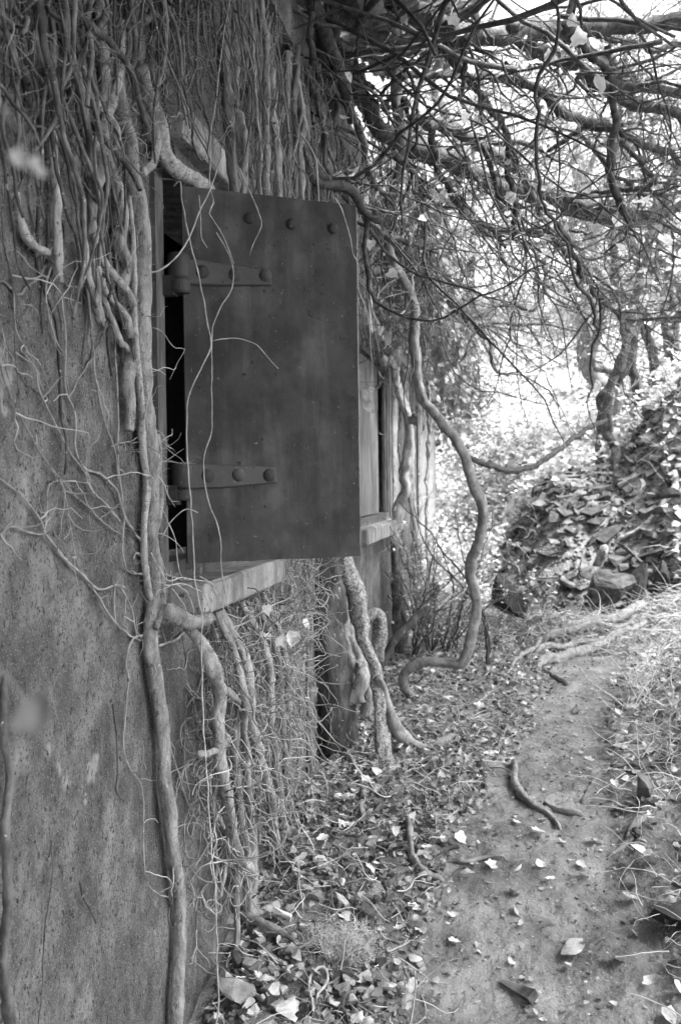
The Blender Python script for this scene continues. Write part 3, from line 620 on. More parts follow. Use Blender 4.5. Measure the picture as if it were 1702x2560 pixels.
for i in range(26):                                  # stems one can follow above the shutter
    y0 = 3.35+i*.115+random.uniform(-.04, .04); z0 = random.uniform(3.1, 3.4); off = random.uniform(.05, .16)
    n = 8; zz = np.linspace(z0, random.uniform(2.2, 2.5), n); P = np.c_[WALLX+off+np.cumsum(rng.normal(0, .008, n)), y0+np.cumsum(rng.normal(0, .02, n)), zz]
    G = Geo(); r0 = random.uniform(.006, .02); stemgeo(G, P, np.full(n, r0)*np.linspace(1, .8, n), .006, .3)
    G.build('ivy_stem', random.choice(['stem', 'stem_dark', 'stem']), label=ORD[i]+' upright ivy stem of the row above the open shutter, from the hinge side', cat='ivy stem', group='upright ivy stems above the open shutter')
# rows below: curtain under the sill
CU = [('foremost leaning ivy stem of the row under the sill, foot bending to the ground', [('5', [(985, -60), (1015, 60), (1008, 230), (1020, 420), (1048, 580), (1075, 720), (1100, 820), (1150, 915)])], 21),
      ('ivy stem bowed at its top beside the foremost one', [('5', [(1035, 50), (1085, 90), (1102, 140), (1085, 300), (1090, 480), (1110, 650), (1140, 830)])], 15),
      ('third ivy stem of the row under the sill, straight and grey', [('5', [(1120, 60), (1130, 250), (1135, 430), (1152, 600), (1165, 765)])], 14),
      ('thickest ivy stem in the middle of the row, bulging outwards', [('5', [(1140, -40), (1150, 170), (1185, 320), (1222, 430), (1245, 560), (1262, 680), (1275, 795)])], 18),
      ('ivy stem right behind the thickest one', [('5', [(1235, -60), (1252, 150), (1262, 320), (1282, 480), (1295, 600), (1305, 710)])], 14),
      ('sixth ivy stem of the row, mottled and straight', [('5', [(1285, -60), (1298, 200), (1315, 430), (1325, 560), (1332, 695)])], 11),
      ('last ivy stem of the row, standing next to the bare wall', [('5', [(1318, -60), (1325, 250), (1332, 450), (1342, 640)])], 12),
      ('dark ivy stem stub poking left out of the curtain', [('5', [(915, 345), (960, 345), (1020, 310), (1060, 240), (1080, 150)])], 11)]
for lb, sg, r in CU:
    P, rr = trace(sg, ('w', .17, .07), (r*.8, r*.65, r*.75)); e_ = P[-1].copy(); e_[2] = hgt(e_[0], e_[1])-.05; P = np.vstack([P, e_]); rr = np.r_[rr, rr[-1]]
    if P[0][2] < .95 and 'stub' not in lb and 'bowed' not in lb: P = np.vstack([[P[0][0]-.10, P[0][1]+random.uniform(.0, .06), 1.03], (P[0]+[-.05, .03, 1.03])*[.5, .5, .5]+P[0]*[.5, .5, 0]+[0, 0, P[0][2]*.5] if False else [P[0][0]-.03, P[0][1]+.02, P[0][2]*.5+.5], P]); rr = np.r_[rr[0]*.7, rr[0]*.85, rr]
    G = Geo(); Q, q = stemgeo(G, P, rr, .004, .25); o = G.build('ivy_stem', 'stem', label=lb, cat='ivy stem')
    k = rng.integers(0, len(Q), 22); d = rng.normal(size=(22, 3)); W = walks(Q[k], d, 8, rng.uniform(.01, .03, 22), .35, (0, 0, -.03)); H = Geo(); H.add(*tubes(W, taper(np.full(22, .0016), 8), 4)); H.build('side_shoots', 'twig', under(o), kind='stuff')
G = Geo()
n = 800; y = 3.02+rng.random(n)*1.40; z = .99-rng.random(n)**2.1*.85-.12*(vn(y*4, y*0, 97)+1)*rng.random(n)
st = np.c_[WALLX+.01+rng.random(n)*.17*(1-.3*(.98-z)), y, z]
P = walks(st, np.c_[rng.normal(0, .8, n), rng.normal(0, 1, n), rng.normal(-.3, 1, n)], 12, rng.uniform(.013, .036, n), .36, (0, 0, -.05), .2)
P[:, :, 0] = np.clip(P[:, :, 0], WALLX+.004, None); G.add(*tubes(P, taper(rng.uniform(.0012, .0034, n), 12, .5), 4))
n = 70; st = np.c_[WALLX+.02+rng.random(n)*.14, rng.uniform(3.1, 4.15, n), rng.uniform(.5, 1.05, n)]
P = walks(st, np.c_[rng.normal(.3, .5, n), rng.normal(0, .6, n), -np.ones(n)], 20, rng.uniform(.02, .04, n), .17, (0, 0, -.05), .05)
P[:, :, 0] = np.clip(P[:, :, 0], WALLX+.01, None); gz = hgt(P[:, :, 0], P[:, :, 1]); P[:, :, 2] = np.maximum(P[:, :, 2], gz+.01)
G.add(*tubes(P, taper(rng.uniform(.001, .0026, n), 20, .5), 4))
n = 110; st = np.c_[WALLX+rng.uniform(.11, .20, n), rng.uniform(4.05, 4.42, n), rng.uniform(.98, 1.3, n)]
P = walks(st, rng.normal(size=(n, 3))+[0, 0, -.4], 12, rng.uniform(.012, .03, n), .36, (0, 0, -.05), .15); P[:, :, 0] = np.clip(P[:, :, 0], WALLX+.12, None); G.add(*tubes(P, taper(rng.uniform(.0012, .003, n), 12, .45), 4))
G.build('ivy_tangle', 'curtain', label='pale wiry tangle of ivy shoots hanging like a curtain under the sill', cat='ivy', kind='stuff')
for i in range(16):
    y0 = 3.2+i*.11; P = np.array([(WALLX+random.uniform(.02, .07), y0+random.uniform(-.03, .03)+k*random.uniform(-.01, .015), 1.0-k*.16) for k in range(7)])
    G = Geo(); stemgeo(G, P, np.full(7, random.uniform(.004, .009)), .006, .25); G.build('ivy_stem', 'stem', label=ORD[i]+' thin upright ivy stem half hidden in the curtain, from its near end', cat='ivy stem', group='thin ivy stems behind the curtain under the sill')
# a few leaves caught in the curtain
for (x, y, s) in ((905, 1320, .055), (990, 1300, .06), (1070, 1200, .04), (480, 1180, .06), (560, 1200, .05), (810, 1300, .04), (170, 1060, .035), (800, 1110, .045), (930, 1100, .035), (1020, 1310, .04)):
    G = Geo(); p = p_depth('B', x, y, 3.55); leafbatch(G, np.array([p]), s, .4, 2, .3, np.array([[.5, -.8, .3]]), hi=True)
    G.build('leaf', 'leaf', label='pale ivy leaf caught in the wiry curtain under the sill', cat='leaf', group='leaves in the curtain under the sill')

# ================================================================== GNARLED TRUNKS BY THE WALL
def trunk(label, segs, dep, r, m, name='vine_trunk', cat='vine trunk', hair=0, knob=.25, wig=.008):
    if segs[0][0] == 'E' and name == 'vine_trunk': r = tuple(a*1.18 for a in r)
    P, rr = trace(segs, dep, r)
    if dep[0] == 'g' and 'sharp' not in label:
        d0 = P[0]-P[1]; d0 /= np.linalg.norm(d0); d1 = P[-1]-P[-2]; d1 /= np.linalg.norm(d1); lo = np.array([0, 0, 1.0])
        P = np.vstack([P[0]+d0*rr[0]*3-lo*(rr[0]*1.6+dep[1]), P, P[-1]+d1*rr[-1]*3-lo*(rr[-1]*1.6+dep[1])]); rr = np.r_[rr[0]*.6, rr, rr[-1]*.5]
    G = Geo(); Q, q = stemgeo(G, P, rr, wig, knob, step=.02)
    o = G.build(name, m, label=label, cat=cat)
    if hair: H = Geo(); fuzz(H, Q, q, hair, .02); H.build('rootlets', 'twig_mid', under(o), kind='stuff')
    return o
trunk('mottled lichen trunk standing in front, foot buried in the dirt', [('E', [(440, 60), (500, 180), (530, 290), (580, 430), (620, 600), (660, 760), (710, 900), (745, 1030), (765, 1180), (785, 1350), (800, 1520), (820, 1650), (835, 1790)])], (5.35, 5.05), (21, 20, 17, 15, 13, 13, 16), 'lichen', hair=14)
trunk('smooth pale trunk forking down behind the lichen one', [('E', [(370, 60), (405, 160), (440, 300), (475, 440), (490, 600), (490, 720), (520, 850), (570, 960), (600, 1030)])], (5.45, 5.35), (14, 13, 17, 20, 17), 'stem')
trunk('short crooked trunk with a cut end joining the smooth one', [('E', [(300, 120), (360, 260), (420, 370), (465, 425), (490, 450)])], (5.5, 5.35), (15, 15, 14), 'stem')
trunk('dark stub of a sawn limb behind the smooth trunk', [('E', [(490, 450), (455, 500), (430, 560)])], (5.4, 5.5), (14, 13), 'bark')
trunk('knotted twisted trunk with warty lump between the two pale ones', [('E', [(560, 760), (610, 830), (650, 930), (640, 1000), (640, 1080), (610, 1150), (600, 1220), (620, 1290)])], (5.4, 5.25), (12, 15, 13, 18, 18), 'stem', knob=.5)
trunk('smooth curved trunk looping down beside the warty lump', [('E', [(640, 950), (655, 1050), (690, 1120), (700, 1200), (680, 1280), (650, 1380)])], (5.3, 5.35), (12, 10, 12, 14), 'stem')
trunk('slim pale root curving from the lichen trunk along the ground', [('E', [(770, 1080), (810, 1180), (840, 1300), (880, 1420), (940, 1520), (1010, 1600), (1090, 1640), (1180, 1630), (1270, 1600), (1340, 1580), (1400, 1575)])], ('l', [5.12, 5.15, 5.2, 5.25, 5.27, 5.25, 5.27, 5.3, 5.35, 5.4, 5.43]), (8, 11, 13, 13, 14, 12), 'vine')
trunk('hook-shaped stem bent like a crook beside the wall', [('E', [(670, 640), (690, 600), (740, 575), (785, 600), (792, 680), (785, 780), (775, 860), (770, 950)])], (5.9, 5.95), (11, 13, 14, 11), 'lichen')
trunk('short thick burl between the crook and the lichen trunk', [('E', [(540, 730), (590, 760), (640, 860), (660, 900)])], (5.5, 5.4), (15, 12), 'stem', knob=.4)
trunk('shorter mottled stem rising behind the lichen trunk', [('E', [(480, 60), (545, 250), (545, 450), (560, 600), (560, 700)])], (5.6, 5.6), (12, 14, 12), 'lichen')
# the hero vine
trunk('long smooth vine winding down from the branches, bending right then looping back to the ground',
      [('2', [(330, -60), (262, 20), (240, 110), (250, 200), (252, 350), (262, 480), (272, 600), (280, 690), (268, 800), (245, 890), (232, 1000), (225, 1100), (250, 1220), (300, 1310), (338, 1390), (342, 1490), (335, 1585)]),
       ('4', [(352, 150), (380, 275), (440, 350), (520, 450), (575, 540), (600, 640), (645, 750), (655, 850), (628, 950), (600, 1050), (612, 1150), (622, 1250), (590, 1400), (548, 1488), (490, 1482), (420, 1482), (350, 1500), (300, 1530), (288, 1585)]), ('6', [(305, 55), (350, 105)])], (5.2, 6.42), (14, 15, 12, 11, 13, 13, 14, 13, 12, 10), 'vine', name='twisting_vine', cat='vine', knob=.12, wig=.008)
trunk('pale knobbly vine trunk climbing the wall beside the second window', [('C', [(270, -250), (280, 100), (290, 250), (340, 400), (410, 500), (430, 640), (430, 780), (450, 900), (490, 1020), (520, 1130), (550, 1270), (545, 1450), (510, 1620), (520, 1780), (470, 1900), (450, 2100)])], (7.6, 8.3), (14, 11, 12, 11, 10, 12, 14), 'stem')
trunk('grey vine trunk with a cut stub further along the second window', [('C', [(400, -100), (450, 150), (500, 420), (500, 600), (510, 750), (500, 900), (520, 1100), (560, 1350), (560, 1700), (600, 2100), (640, 2359)])], (8.8, 9.2), (11, 12, 9, 9), 'stem')
trunk('dark vine trunk standing left of the crooked shrub', [('E', [(895, 20), (910, 200), (905, 350), (920, 480), (905, 640), (930, 800), (945, 960)])], (8.0, 8.2), (9, 10, 8), 'stem_dark')
trunk('slim grey vine trunk against the wall under the second window', [('E', [(960, 60), (945, 250), (965, 420), (975, 600), (980, 780), (960, 960)])], (8.4, 8.6), (8, 9, 8), 'stem')
for i in range(4):
    yb = 8.9+i*.5; G = Geo(); n = 7; off = random.uniform(.06, .2)
    P = np.c_[WALLX+off+np.cumsum(rng.normal(0, .02, n)), yb+np.cumsum(rng.normal(0, .06, n)), np.linspace(-.02+hgt(WALLX+.1, yb), 3.3, n)]
    stemgeo(G, P, np.full(n, random.uniform(.008, .022)), .015, .25); G.build('ivy_stem', random.choice(['stem', 'stem_dark', 'bark']), label=ORD[i]+' slender ivy stem up the far wall beyond the second window', cat='ivy stem', group='ivy stems climbing the far end of the wall')
trunk('sagging dark branch slung between the long vine and the bank', [('4', [(590, 535), (640, 555), (700, 582), (790, 602), (900, 572), (1020, 495), (1130, 412), (1225, 368)])], (6.5, 9.2), (6, 7, 7, 5), 'limb', name='sagging_branch', cat='branch')

# dark stick shrub before the far wall
def shrub(label, base, nst, H, r0, m, ntw, lean=.35, twr=.0025, leaves=0, name='bare_shrub', tm=None, lm='green', ls=.03):
    t = thing(name, base, label, 'shrub'); tw = []
    for i in range(nst):
        d = np.array([random.gauss(0, lean), random.gauss(0, lean), 1]); P = walks(np.array([base]), np.array([d]), 9, H/9*random.uniform(.7, 1.1), .16)[0]
        G = Geo(); stemgeo(G, P, r0*np.linspace(1, .35, 9)*random.uniform(.6, 1.1), .01, .2); G.build('stem', m, t); tw.append(P)
    T = np.array(tw); k = rng.integers(2, 9, ntw); s = rng.integers(0, nst, ntw); st = T[s, k]
    W = walks(st, rng.normal(size=(ntw, 3))+[0, 0, .5], 8, rng.uniform(.015, .05, ntw)*H, .25); G = Geo(); G.add(*tubes(W, taper(np.full(ntw, twr), 8, .3), 3)); G.build('twigs', tm or m, t, kind='stuff')
    if leaves:
        j = rng.integers(0, ntw, leaves); kk = rng.integers(3, 8, leaves); G = Geo(); leafbatch(G, W[j, kk]+rng.normal(size=(leaves, 3))*.01, ls*rng.uniform(.6, 1.2, leaves), .6); G.build('leaves', lm, t, kind='stuff')
    return t
b = p_ground('E', 780, 1010); trunk('dark crooked limb of the dead shrub leaning up right from the wall foot', [('E', [(780, 1010), (820, 920), (880, 810), (950, 720), (1050, 620), (1150, 510), (1215, 410), (1240, 350)])], ('l', [7.4, 7.4, 7.4, 7.4, 7.45, 7.5, 7.5, 7.5]), (9, 10, 9, 5), 'bark', name='dead_limb', cat='branch')
for j, (cx_, cy_, hh, nst, nt, lb) in enumerate(((1180, 900, 1.5, 9, 420, 'dark twiggy dead shrub in front of the far window sill'), (1050, 930, 1.2, 7, 260, 'second dead shrub tangled against the wall'), (1290, 900, 1.0, 6, 240, 'thin bare shrub left of the long vine'), (1380, 880, .9, 5, 160, 'sparse bare shrub behind the long vine'))):
    b = p_ground('E', cx_, cy_); shrub(lb, b, nst, hh, .010, 'bark', nt, .4, .0022, 110, tm='twig_mid')
b = p_ground('4', 680, 1500); shrub('slim upright sapling with hooked stems right of the long vine', b, 3, 1.6, .014, 'bark', 60, .12, .002, 50)
b = p_ground('4', 900, 1310); shrub('leafy seedling with pale small leaves by the dark hollow', b, 7, .55, .005, 'twig_mid', 50, .6, .002, 80, name='leafy_seedling', ls=.05)
b = p_ground('4', 780, 1350); shrub('low leafy sprout at the mouth of the dark hollow', b, 6, .6, .005, 'twig_mid', 40, .5, .002, 60, name='leafy_seedling', ls=.05)

# ================================================================== ROOTS, STICKS
RT = [('thick pale root lying across the head of the path', [('D', [(500, 1385), (560, 1350), (680, 1330), (800, 1290), (900, 1260), (1000, 1215), (1090, 1170), (1160, 1110), (1215, 1035)])], .03, (11, 13, 12, 9), 'stem'),
      ('thinner root parallel above the thick one', [('D', [(500, 1265), (620, 1250), (700, 1255), (800, 1220), (930, 1200), (1050, 1180)])], .04, (7, 9, 6), 'stem'),
      ('long pale root running up right along the mound', [('D', [(700, 1110), (800, 1075), (920, 1050), (1070, 1040), (1180, 990), (1290, 920), (1390, 885), (1470, 870)])], .08, (9, 11, 10, 7), 'stem'),
      ('bowed root in the middle of the root heap', [('D', [(560, 1180), (650, 1150), (780, 1120), (900, 1100), (1010, 1100), (1130, 1105), (1200, 1080)])], .06, (8, 10, 7), 'stem'),
      ('fine root at the right end of the root heap', [('D', [(1180, 1130), (1260, 1090), (1350, 1060), (1450, 1070)])], .05, (6, 5), 'stem'),
      ('pale root slanting down left into the litter', [('D', [(600, 1170), (520, 1200), (470, 1260), (380, 1310), (310, 1370)])], .05, (7, 5), 'stem'),
      ('dark buried root below the root heap', [('D', [(490, 1420), (580, 1460), (640, 1500), (700, 1530)])], .01, (7, 5), 'bark'),
      ('curved bare root bridging the path', [('6', [(800, 385), (797, 440), (815, 495), (850, 545), (910, 590), (960, 620), (1003, 672)])], .015, (8, 10.5, 10, 5), 'vine'),
      ('short root forking right from the curved one', [('6', [(945, 568), (1000, 592), (1050, 608), (1100, 615)])], .012, (5, 8, 7), 'vine'),
      ('half buried root entering the path from the right bank', [('6', [(1360, 395), (1300, 400), (1240, 412), (1170, 455), (1142, 520), (1115, 570)])], .003, (6, 7, 4), 'soil'),
      ('dark crooked root left of the path', [('6', [(575, 285), (600, 335), (640, 380), (655, 430), (668, 495)])], .012, (9, 9, 5), 'bark'),
      ('rising bent stick among leaves left of the path', [('6', [(308, 645), (322, 740), (335, 810), (365, 860), (410, 900), (445, 905)])], .02, (8, 8, 7), 'vine'),
      ('brown stick lying level among the leaves', [('6', [(175, 765), (230, 768), (318, 762)])], .015, (7, 7), 'bark'),
      ('flat stick under the leaves beside the path edge', [('6', [(410, 808), (470, 785), (530, 765)])], .015, (7, 6), 'bark'),
      ('thin stick at the margin of the mud', [('6', [(500, 835), (580, 835), (650, 820), (740, 812)])], .012, (6, 4), 'vine'),
      ('sharp-ended stick leaning from the wall foot over the rubble', [('5', [(1012, 1010), (1080, 1060), (1160, 1108), (1230, 1140), (1290, 1165), (1360, 1185)])], .04, (7, 12, 13, 10), 'vine'),
      ('pale loop of dead vine at the bottom among the stones', [('5', [(1440, 1500), (1425, 1430), (1430, 1360), (1470, 1325), (1500, 1340), (1500, 1400), (1460, 1450)])], .03, (4, 4), 'tendril'),
      ('loop of bark beside the fibre clump', [('5', [(1480, 1200), (1490, 1165), (1530, 1155), (1560, 1180), (1550, 1215)])], .03, (4, 4), 'tendril'),
      ('small upright root of the lichen trunk standing in the dirt', [('6', [(20, 325), (60, 390), (90, 450), (105, 520), (100, 600), (105, 640)])], .02, (5, 7, 7), 'vine'),
      ('pale dead stalk curving up the right bank', [('D', [(1420, 190), (1470, 120), (1520, 60), (1525, -60)])], .05, (8, 7), 'tendril'),
      ('stalk leaning against the overgrown right bank', [('D', [(1110, 440), (1200, 400), (1300, 330), (1400, 220), (1440, 170)])], .04, (5, 4), 'tendril'),
      ('bent root at the right rim of the path', [('6', [(1380, 645), (1345, 690), (1325, 740), (1280, 780), (1240, 800)])], .015, (10, 8, 4), 'vine')]
for lb, sg, up, r, m in RT: trunk(lb, sg, ('g', up), r, m, name='root' if 'root' in lb else 'stick', cat='root' if 'root' in lb else 'stick', wig=.006, knob=.3)

def gd_(c, x, y): return float((p_ground(c, x, y)-CAM)@_f)
# thin rooted tree at the bank, background trunks
trunk('curved slim tree leaning on the crest of the bank', [('F', [(1400, -80), (1370, 50), (1340, 200), (1300, 320), (1265, 470), (1240, 620), (1205, 750), (1160, 850), (1130, 940), (1118, 1050), (1125, 1150), (1155, 1230), (1190, 1290), (1195, 1330)])], (gd_('F', 1190, 1290)-.5, gd_('F', 1190, 1290)+.02), (11, 12, 13, 12, 9), 'limb', name='slim_tree', cat='tree')
trunk('broken mossy stump under the curved slim tree', [('F', [(1195, 1270), (1185, 1330), (1200, 1400), (1195, 1480)])], (gd_('F', 1195, 1300)+.0, gd_('F', 1195, 1480)-.02), (22, 16, 10), 'bark', name='stump', cat='stump')
BT = [('leaning twin trunk right of the curved slim tree', [('F', [(1330, 150), (1310, 420), (1290, 540), (1260, 680), (1200, 800), (1150, 880), (1090, 960)])], 12, (16, 15, 12), 'bark'),
      ('dark trunk leaning left behind the slim tree', [('F', [(1180, 200), (1215, 450), (1250, 650), (1280, 800), (1310, 940)])], 12.5, (12, 13, 12), 'bark'),
      ('straight dark trunk at right of the clearing', [('F', [(1320, 250), (1340, 450), (1370, 600), (1400, 700), (1410, 830)])], 13, (13, 12), 'bark'),
      ('slender trunk near the right edge', [('F', [(1400, 100), (1450, 350), (1480, 550), (1500, 750)])], 13, (11, 10), 'bark'),
      ('pair trunk at the far right of the clearing', [('F', [(1500, 150), (1520, 400), (1490, 600), (1500, 790)])], 13.5, (10, 9), 'bark'),
      ('thin trunk at the right border of the view', [('F', [(1568, 300), (1545, 480), (1530, 640), (1540, 780)])], 13, (10, 9), 'bark'),
      ('soft pale trunk in the middle of the clearing', [('F', [(960, 300), (990, 450), (1000, 600), (1010, 750), (1060, 850), (1130, 890)])], 14, (24, 22, 18), 'vine'),
      ('arched pale trunk at the back of the bank', [('F', [(1030, 720), (1080, 770), (1140, 780), (1190, 830)])], 13, (12, 10), 'vine'),
      ('dark ivy-hung trunk seen past the corner of the wall', [('F', [(130, -60), (120, 150), (140, 350), (110, 600), (90, 850), (60, 1000)])], 13.6, (14, 12, 9), 'bark')]
BTP = []
for lb, sg, d, r, m in BT:
    P, rr = trace(sg, (d, d+.2), r)
    bq = P[-1].copy(); ext = [bq+np.array([0, .05, -k*.5]) for k in (1, 2, 3)]
    n0 = P[0]; up_ = [n0+np.array([random.uniform(-.4, .4), random.uniform(-.2, .4), .9*k]) for k in (3, 2, 1)]
    P = np.vstack([up_, P, ext[:2]]); rr = np.r_[rr[0]*.5, rr[0]*.7, rr[0]*.9, rr, rr[-1], rr[-1]*1.2]
    gz = hgt(P[-1, 0], P[-1, 1])
    if P[-1, 2] > gz: P[-1, 2] = gz-.05
    t = thing('background_tree', (P[-1, 0], P[-1, 1], gz), lb, 'tree'); G = Geo(); stemgeo(G, P, rr, .02, .15); G.build('trunk', m, t); BTP.append((t, P))
    n = 40; k = rng.integers(0, 4, n); W = walks(P[k], rng.normal(size=(n, 3))*[1, .7, .6]+[0, 0, .2], 9, rng.uniform(.06, .16, n), .22)
    G = Geo(); G.add(*tubes(W, taper(rng.uniform(.003, .010, n), 9, .3), 3)); G.build('branches', 'twig_dark', t, kind='stuff')
    n2 = 90; G = Geo(); leafbatch(G, W[rng.integers(0, n, n2), rng.integers(2, 9, n2)]+rng.normal(size=(n2, 3))*.08, rng.uniform(.04, .09, n2), .6, 3); G.build('crown', 'green', t, kind='stuff')
# trees further back: bright crowns through which the sky shows
for i, (x, y, hh, w) in enumerate(((-4.5, 21, 7.5, 2.6), (-.8, 25, 7, 3.2), (2.2, 22, 6.8, 2.6), (5.2, 20, 6.2, 2.4), (8, 22, 7, 3), (-6, 22, 8, 3.5), (3.0, 24, 7.5, 3.5), (7.5, 24, 8, 4), (.6, 27, 8, 3.8), (-2.6, 27, 8, 3.5))):
    gz = float(hgt(x, y)); lab = ['bright leafy tree behind the far corner of the wall', 'tall pale tree in the middle distance over the path', 'light leafy tree rising behind the bank', 'near bright tree on the right of the bank', 'bright tree by the right border on the slope', 'distant tree behind the bunker', 'distant pale tree right of the path', 'far bright tree at the right end of the slope', 'farthest tree straight over the path', 'far tree left of the path top'][i]
    t = thing('leafy_tree', (x, y, gz), lab, 'tree'); n = 8
    P = np.c_[x+np.cumsum(rng.normal(0, .12, n)), y+np.cumsum(rng.normal(0, .12, n)), gz-.2+np.linspace(0, hh*.8, n)]; G = Geo(); stemgeo(G, P, .11*np.linspace(1, .25, n), .03, .15, S=8, step=.12); G.build('trunk', 'bark', t)
    n = 170; k = rng.integers(2, 8, n); W = walks(P[k], rng.normal(size=(n, 3))*[1, 1, .35]+[0, 0, .1], 10, rng.uniform(.10, .3, n)*w/2.6, .18, (0, 0, -.02)); G = Geo(); G.add(*tubes(W, taper(rng.uniform(.006, .022, n), 10, .25), 4)); G.build('branches', 'bark', t, kind='stuff')
    n2 = 2000; G = Geo(); c = W[rng.integers(0, n, n2), rng.integers(3, 10, n2)]+rng.normal(size=(n2, 3))*.16; leafbatch(G, c, rng.uniform(.07, .14, n2), .7, 3); G.build('crown', 'green', t, kind='stuff')

# ================================================================== UNDERGROWTH on the slope
def scatter(n, x0, x1, y0, y1, pw=1.0, f=None):
    x = rng.uniform(x0, x1, n); y = y0+(y1-y0)*rng.random(n)**pw
    if f is not None: k = f(x, y); x, y = x[k], y[k]
    return np.c_[x, y, hgt(x, y)]
def offpath(x, y): a, b = path_e(y); return ~((x > a) & (x < b) & (y < 8.9)) & (x > WALLX+.02)
def inview(x, y): return (x > -1.0-.0*y) & (x < .18*y+.9)
G = Geo()
def notscree(x, y): return ~((y > 10.0) & (y < 12.2) & (x > -.30+.1*(y-10)) & (x < 1.6) & (rng.random(len(x)) < .985))
p = scatter(60000, -8, 7.5, 10.2, 27, 1.25, notscree); p = p[(p[:, 0] > WALLX) | (p[:, 1] > 13.4)]
h_ = rng.random(len(p))**2*.45*(.4+.6*(vn(p[:, 0]*1.3, p[:, 1]*1.3, 81) > -.2)); p[:, 2] += h_+.01
leafbatch(G, p, rng.uniform(.05, .10, len(p)), .55, 3); G.build('undergrowth', 'green', label='pale leafy ground cover over the slope behind', cat='undergrowth', kind='stuff')
G = Geo(); p = scatter(2600, -6, 6, 10.5, 22, 1.1, notscree); p = p[(p[:, 0] > WALLX) | (p[:, 1] > 13.4)]
W = walks(p, rng.normal(size=(len(p), 3))*[1, 1, .4]+[0, 0, .9], 10, rng.uniform(.03, .09, len(p)), .3, (0, 0, -.06)); G.add(*tubes(W, taper(rng.uniform(.002, .005, len(p)), 10, .4), 3)); G.build('brambles', 'twig', label='thin arching pale bramble stems over the slope', cat='brambles', kind='stuff')
# foliage bank against the far wall and left side of the valley
G = Geo(); n = 3800; p = np.c_[WALLX+.05+rng.random(n)**1.2*1.5, rng.uniform(8.7, 16, n), np.zeros(n)]; p[:, 2] = hgt(p[:, 0], p[:, 1])+rng.random(n)**1.5*(.85-.35*(p[:, 0]-WALLX))*sstep(8.5, 10.5, p[:, 1])*(1+.9*sstep(13.2, 14, p[:, 1])); p = p[~((p[:, 0] > -.42) & (p[:, 1] < 10.6)) & ~((p[:, 1] > 10) & (p[:, 1] < 12.3) & (p[:, 0] > -.32+.1*(p[:, 1]-10)))]
leafbatch(G, p, rng.uniform(.035, .075, len(p)), .7, 3); G.build('undergrowth', 'green', label='leafy scrub piled against the far end of the wall', cat='undergrowth', kind='stuff')
G = Geo(); n = 800; p = np.c_[WALLX+.05+rng.random(n)*1.3, rng.uniform(8.3, 15, n), np.zeros(n)]; p[:, 2] = hgt(p[:, 0], p[:, 1])
W = walks(p, rng.normal(size=(n, 3))*.5+[.1, 0, 1], 12, rng.uniform(.02, .075, n), .24, (0, 0, -.05)); G.add(*tubes(W, taper(rng.uniform(.0018, .005, n), 12, .4), 3)); G.build('brambles', 'twig_mid', label='grey bramble stems tangled at the far end of the wall', cat='brambles', kind='stuff')
# ivy mass over the far wall head
G = Geo(); n = 4200; p = np.c_[WALLX-.1+rng.random(n)*.65, rng.uniform(6.6, 14.4, n), 0*np.zeros(n)+3.1+rng.normal(0, .38, n)]; p[:, 2] -= .35*sstep(9, 13, p[:, 1])*rng.random(n)
leafbatch(G, p, rng.uniform(.05, .10, n), .7, 3, base_n=np.array([.6, -.3, .3])); G.build('ivy_leaves', 'shade_leaf', label='dark ivy leaves hanging over the head of the far wall', cat='ivy', kind='stuff')
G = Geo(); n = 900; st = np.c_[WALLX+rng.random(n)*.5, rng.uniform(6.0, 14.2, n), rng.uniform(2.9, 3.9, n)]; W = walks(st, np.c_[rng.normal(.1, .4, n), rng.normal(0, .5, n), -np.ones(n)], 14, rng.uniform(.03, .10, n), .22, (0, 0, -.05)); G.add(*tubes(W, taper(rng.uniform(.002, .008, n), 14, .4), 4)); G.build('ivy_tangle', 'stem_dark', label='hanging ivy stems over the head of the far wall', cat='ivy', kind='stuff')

# ================================================================== SCREE BANK, BOULDER, HOLLOWS
def stone(c, sc, rot, seed, m, name, label, cat, group=None, lvl=I2, cuts=9, rough=.04, flat=False):
    v, f = rock(seed, lvl, cuts, rough); v = (v*np.array(sc))@rotm(*rot).T
    G = Geo(); G.add(np.asarray(c)+v, f); return G.build(name, m, label=label, cat=cat, group=group, smooth=False)
bp = p_depth('D', 960, 870, 9.75); stone(bp, (.31, .2, .30), (.3, .2, .3), 5, 'slate', 'boulder', 'big broken boulder under the slope beside the dark hollow', 'boulder', lvl=I3, cuts=14, rough=.02)
bp = p_depth('D', 940, 600, 10.2); stone(bp, (.07, .10, .20), (0, .55, .2), 8, 'stone', 'stone', 'bright upright shard leaning on top of the boulder', 'stone')
for (x, y, d, s, rt, lb, sd) in ((285, 905, 8.9, (.19, .13, .27), (0, 0, .1), 'black block standing in for the shade of the hollow left of the scree', 3), (1200, 800, 9.9, (.15, .12, .30), (0, .2, 0), 'black block standing in for the shaded gap right of the boulder', 4), (1400, 760, 10.0, (.12, .12, .24), (0, 0, 0), 'black block standing in for a shaded hollow at the right of the bank under hanging stems', 6), (1470, 115, 8.9, (.16, .10, .07), (0, -.3, 0), 'dark half-buried log high on the right bank', 9)):
    stone(p_depth('D', x, y, d), s, rt, sd, 'black', 'black_hollow_block', lb, 'stump', lvl=I3, cuts=5, rough=.02)  # black blocks stand in for the shade of hollows; the last is a log
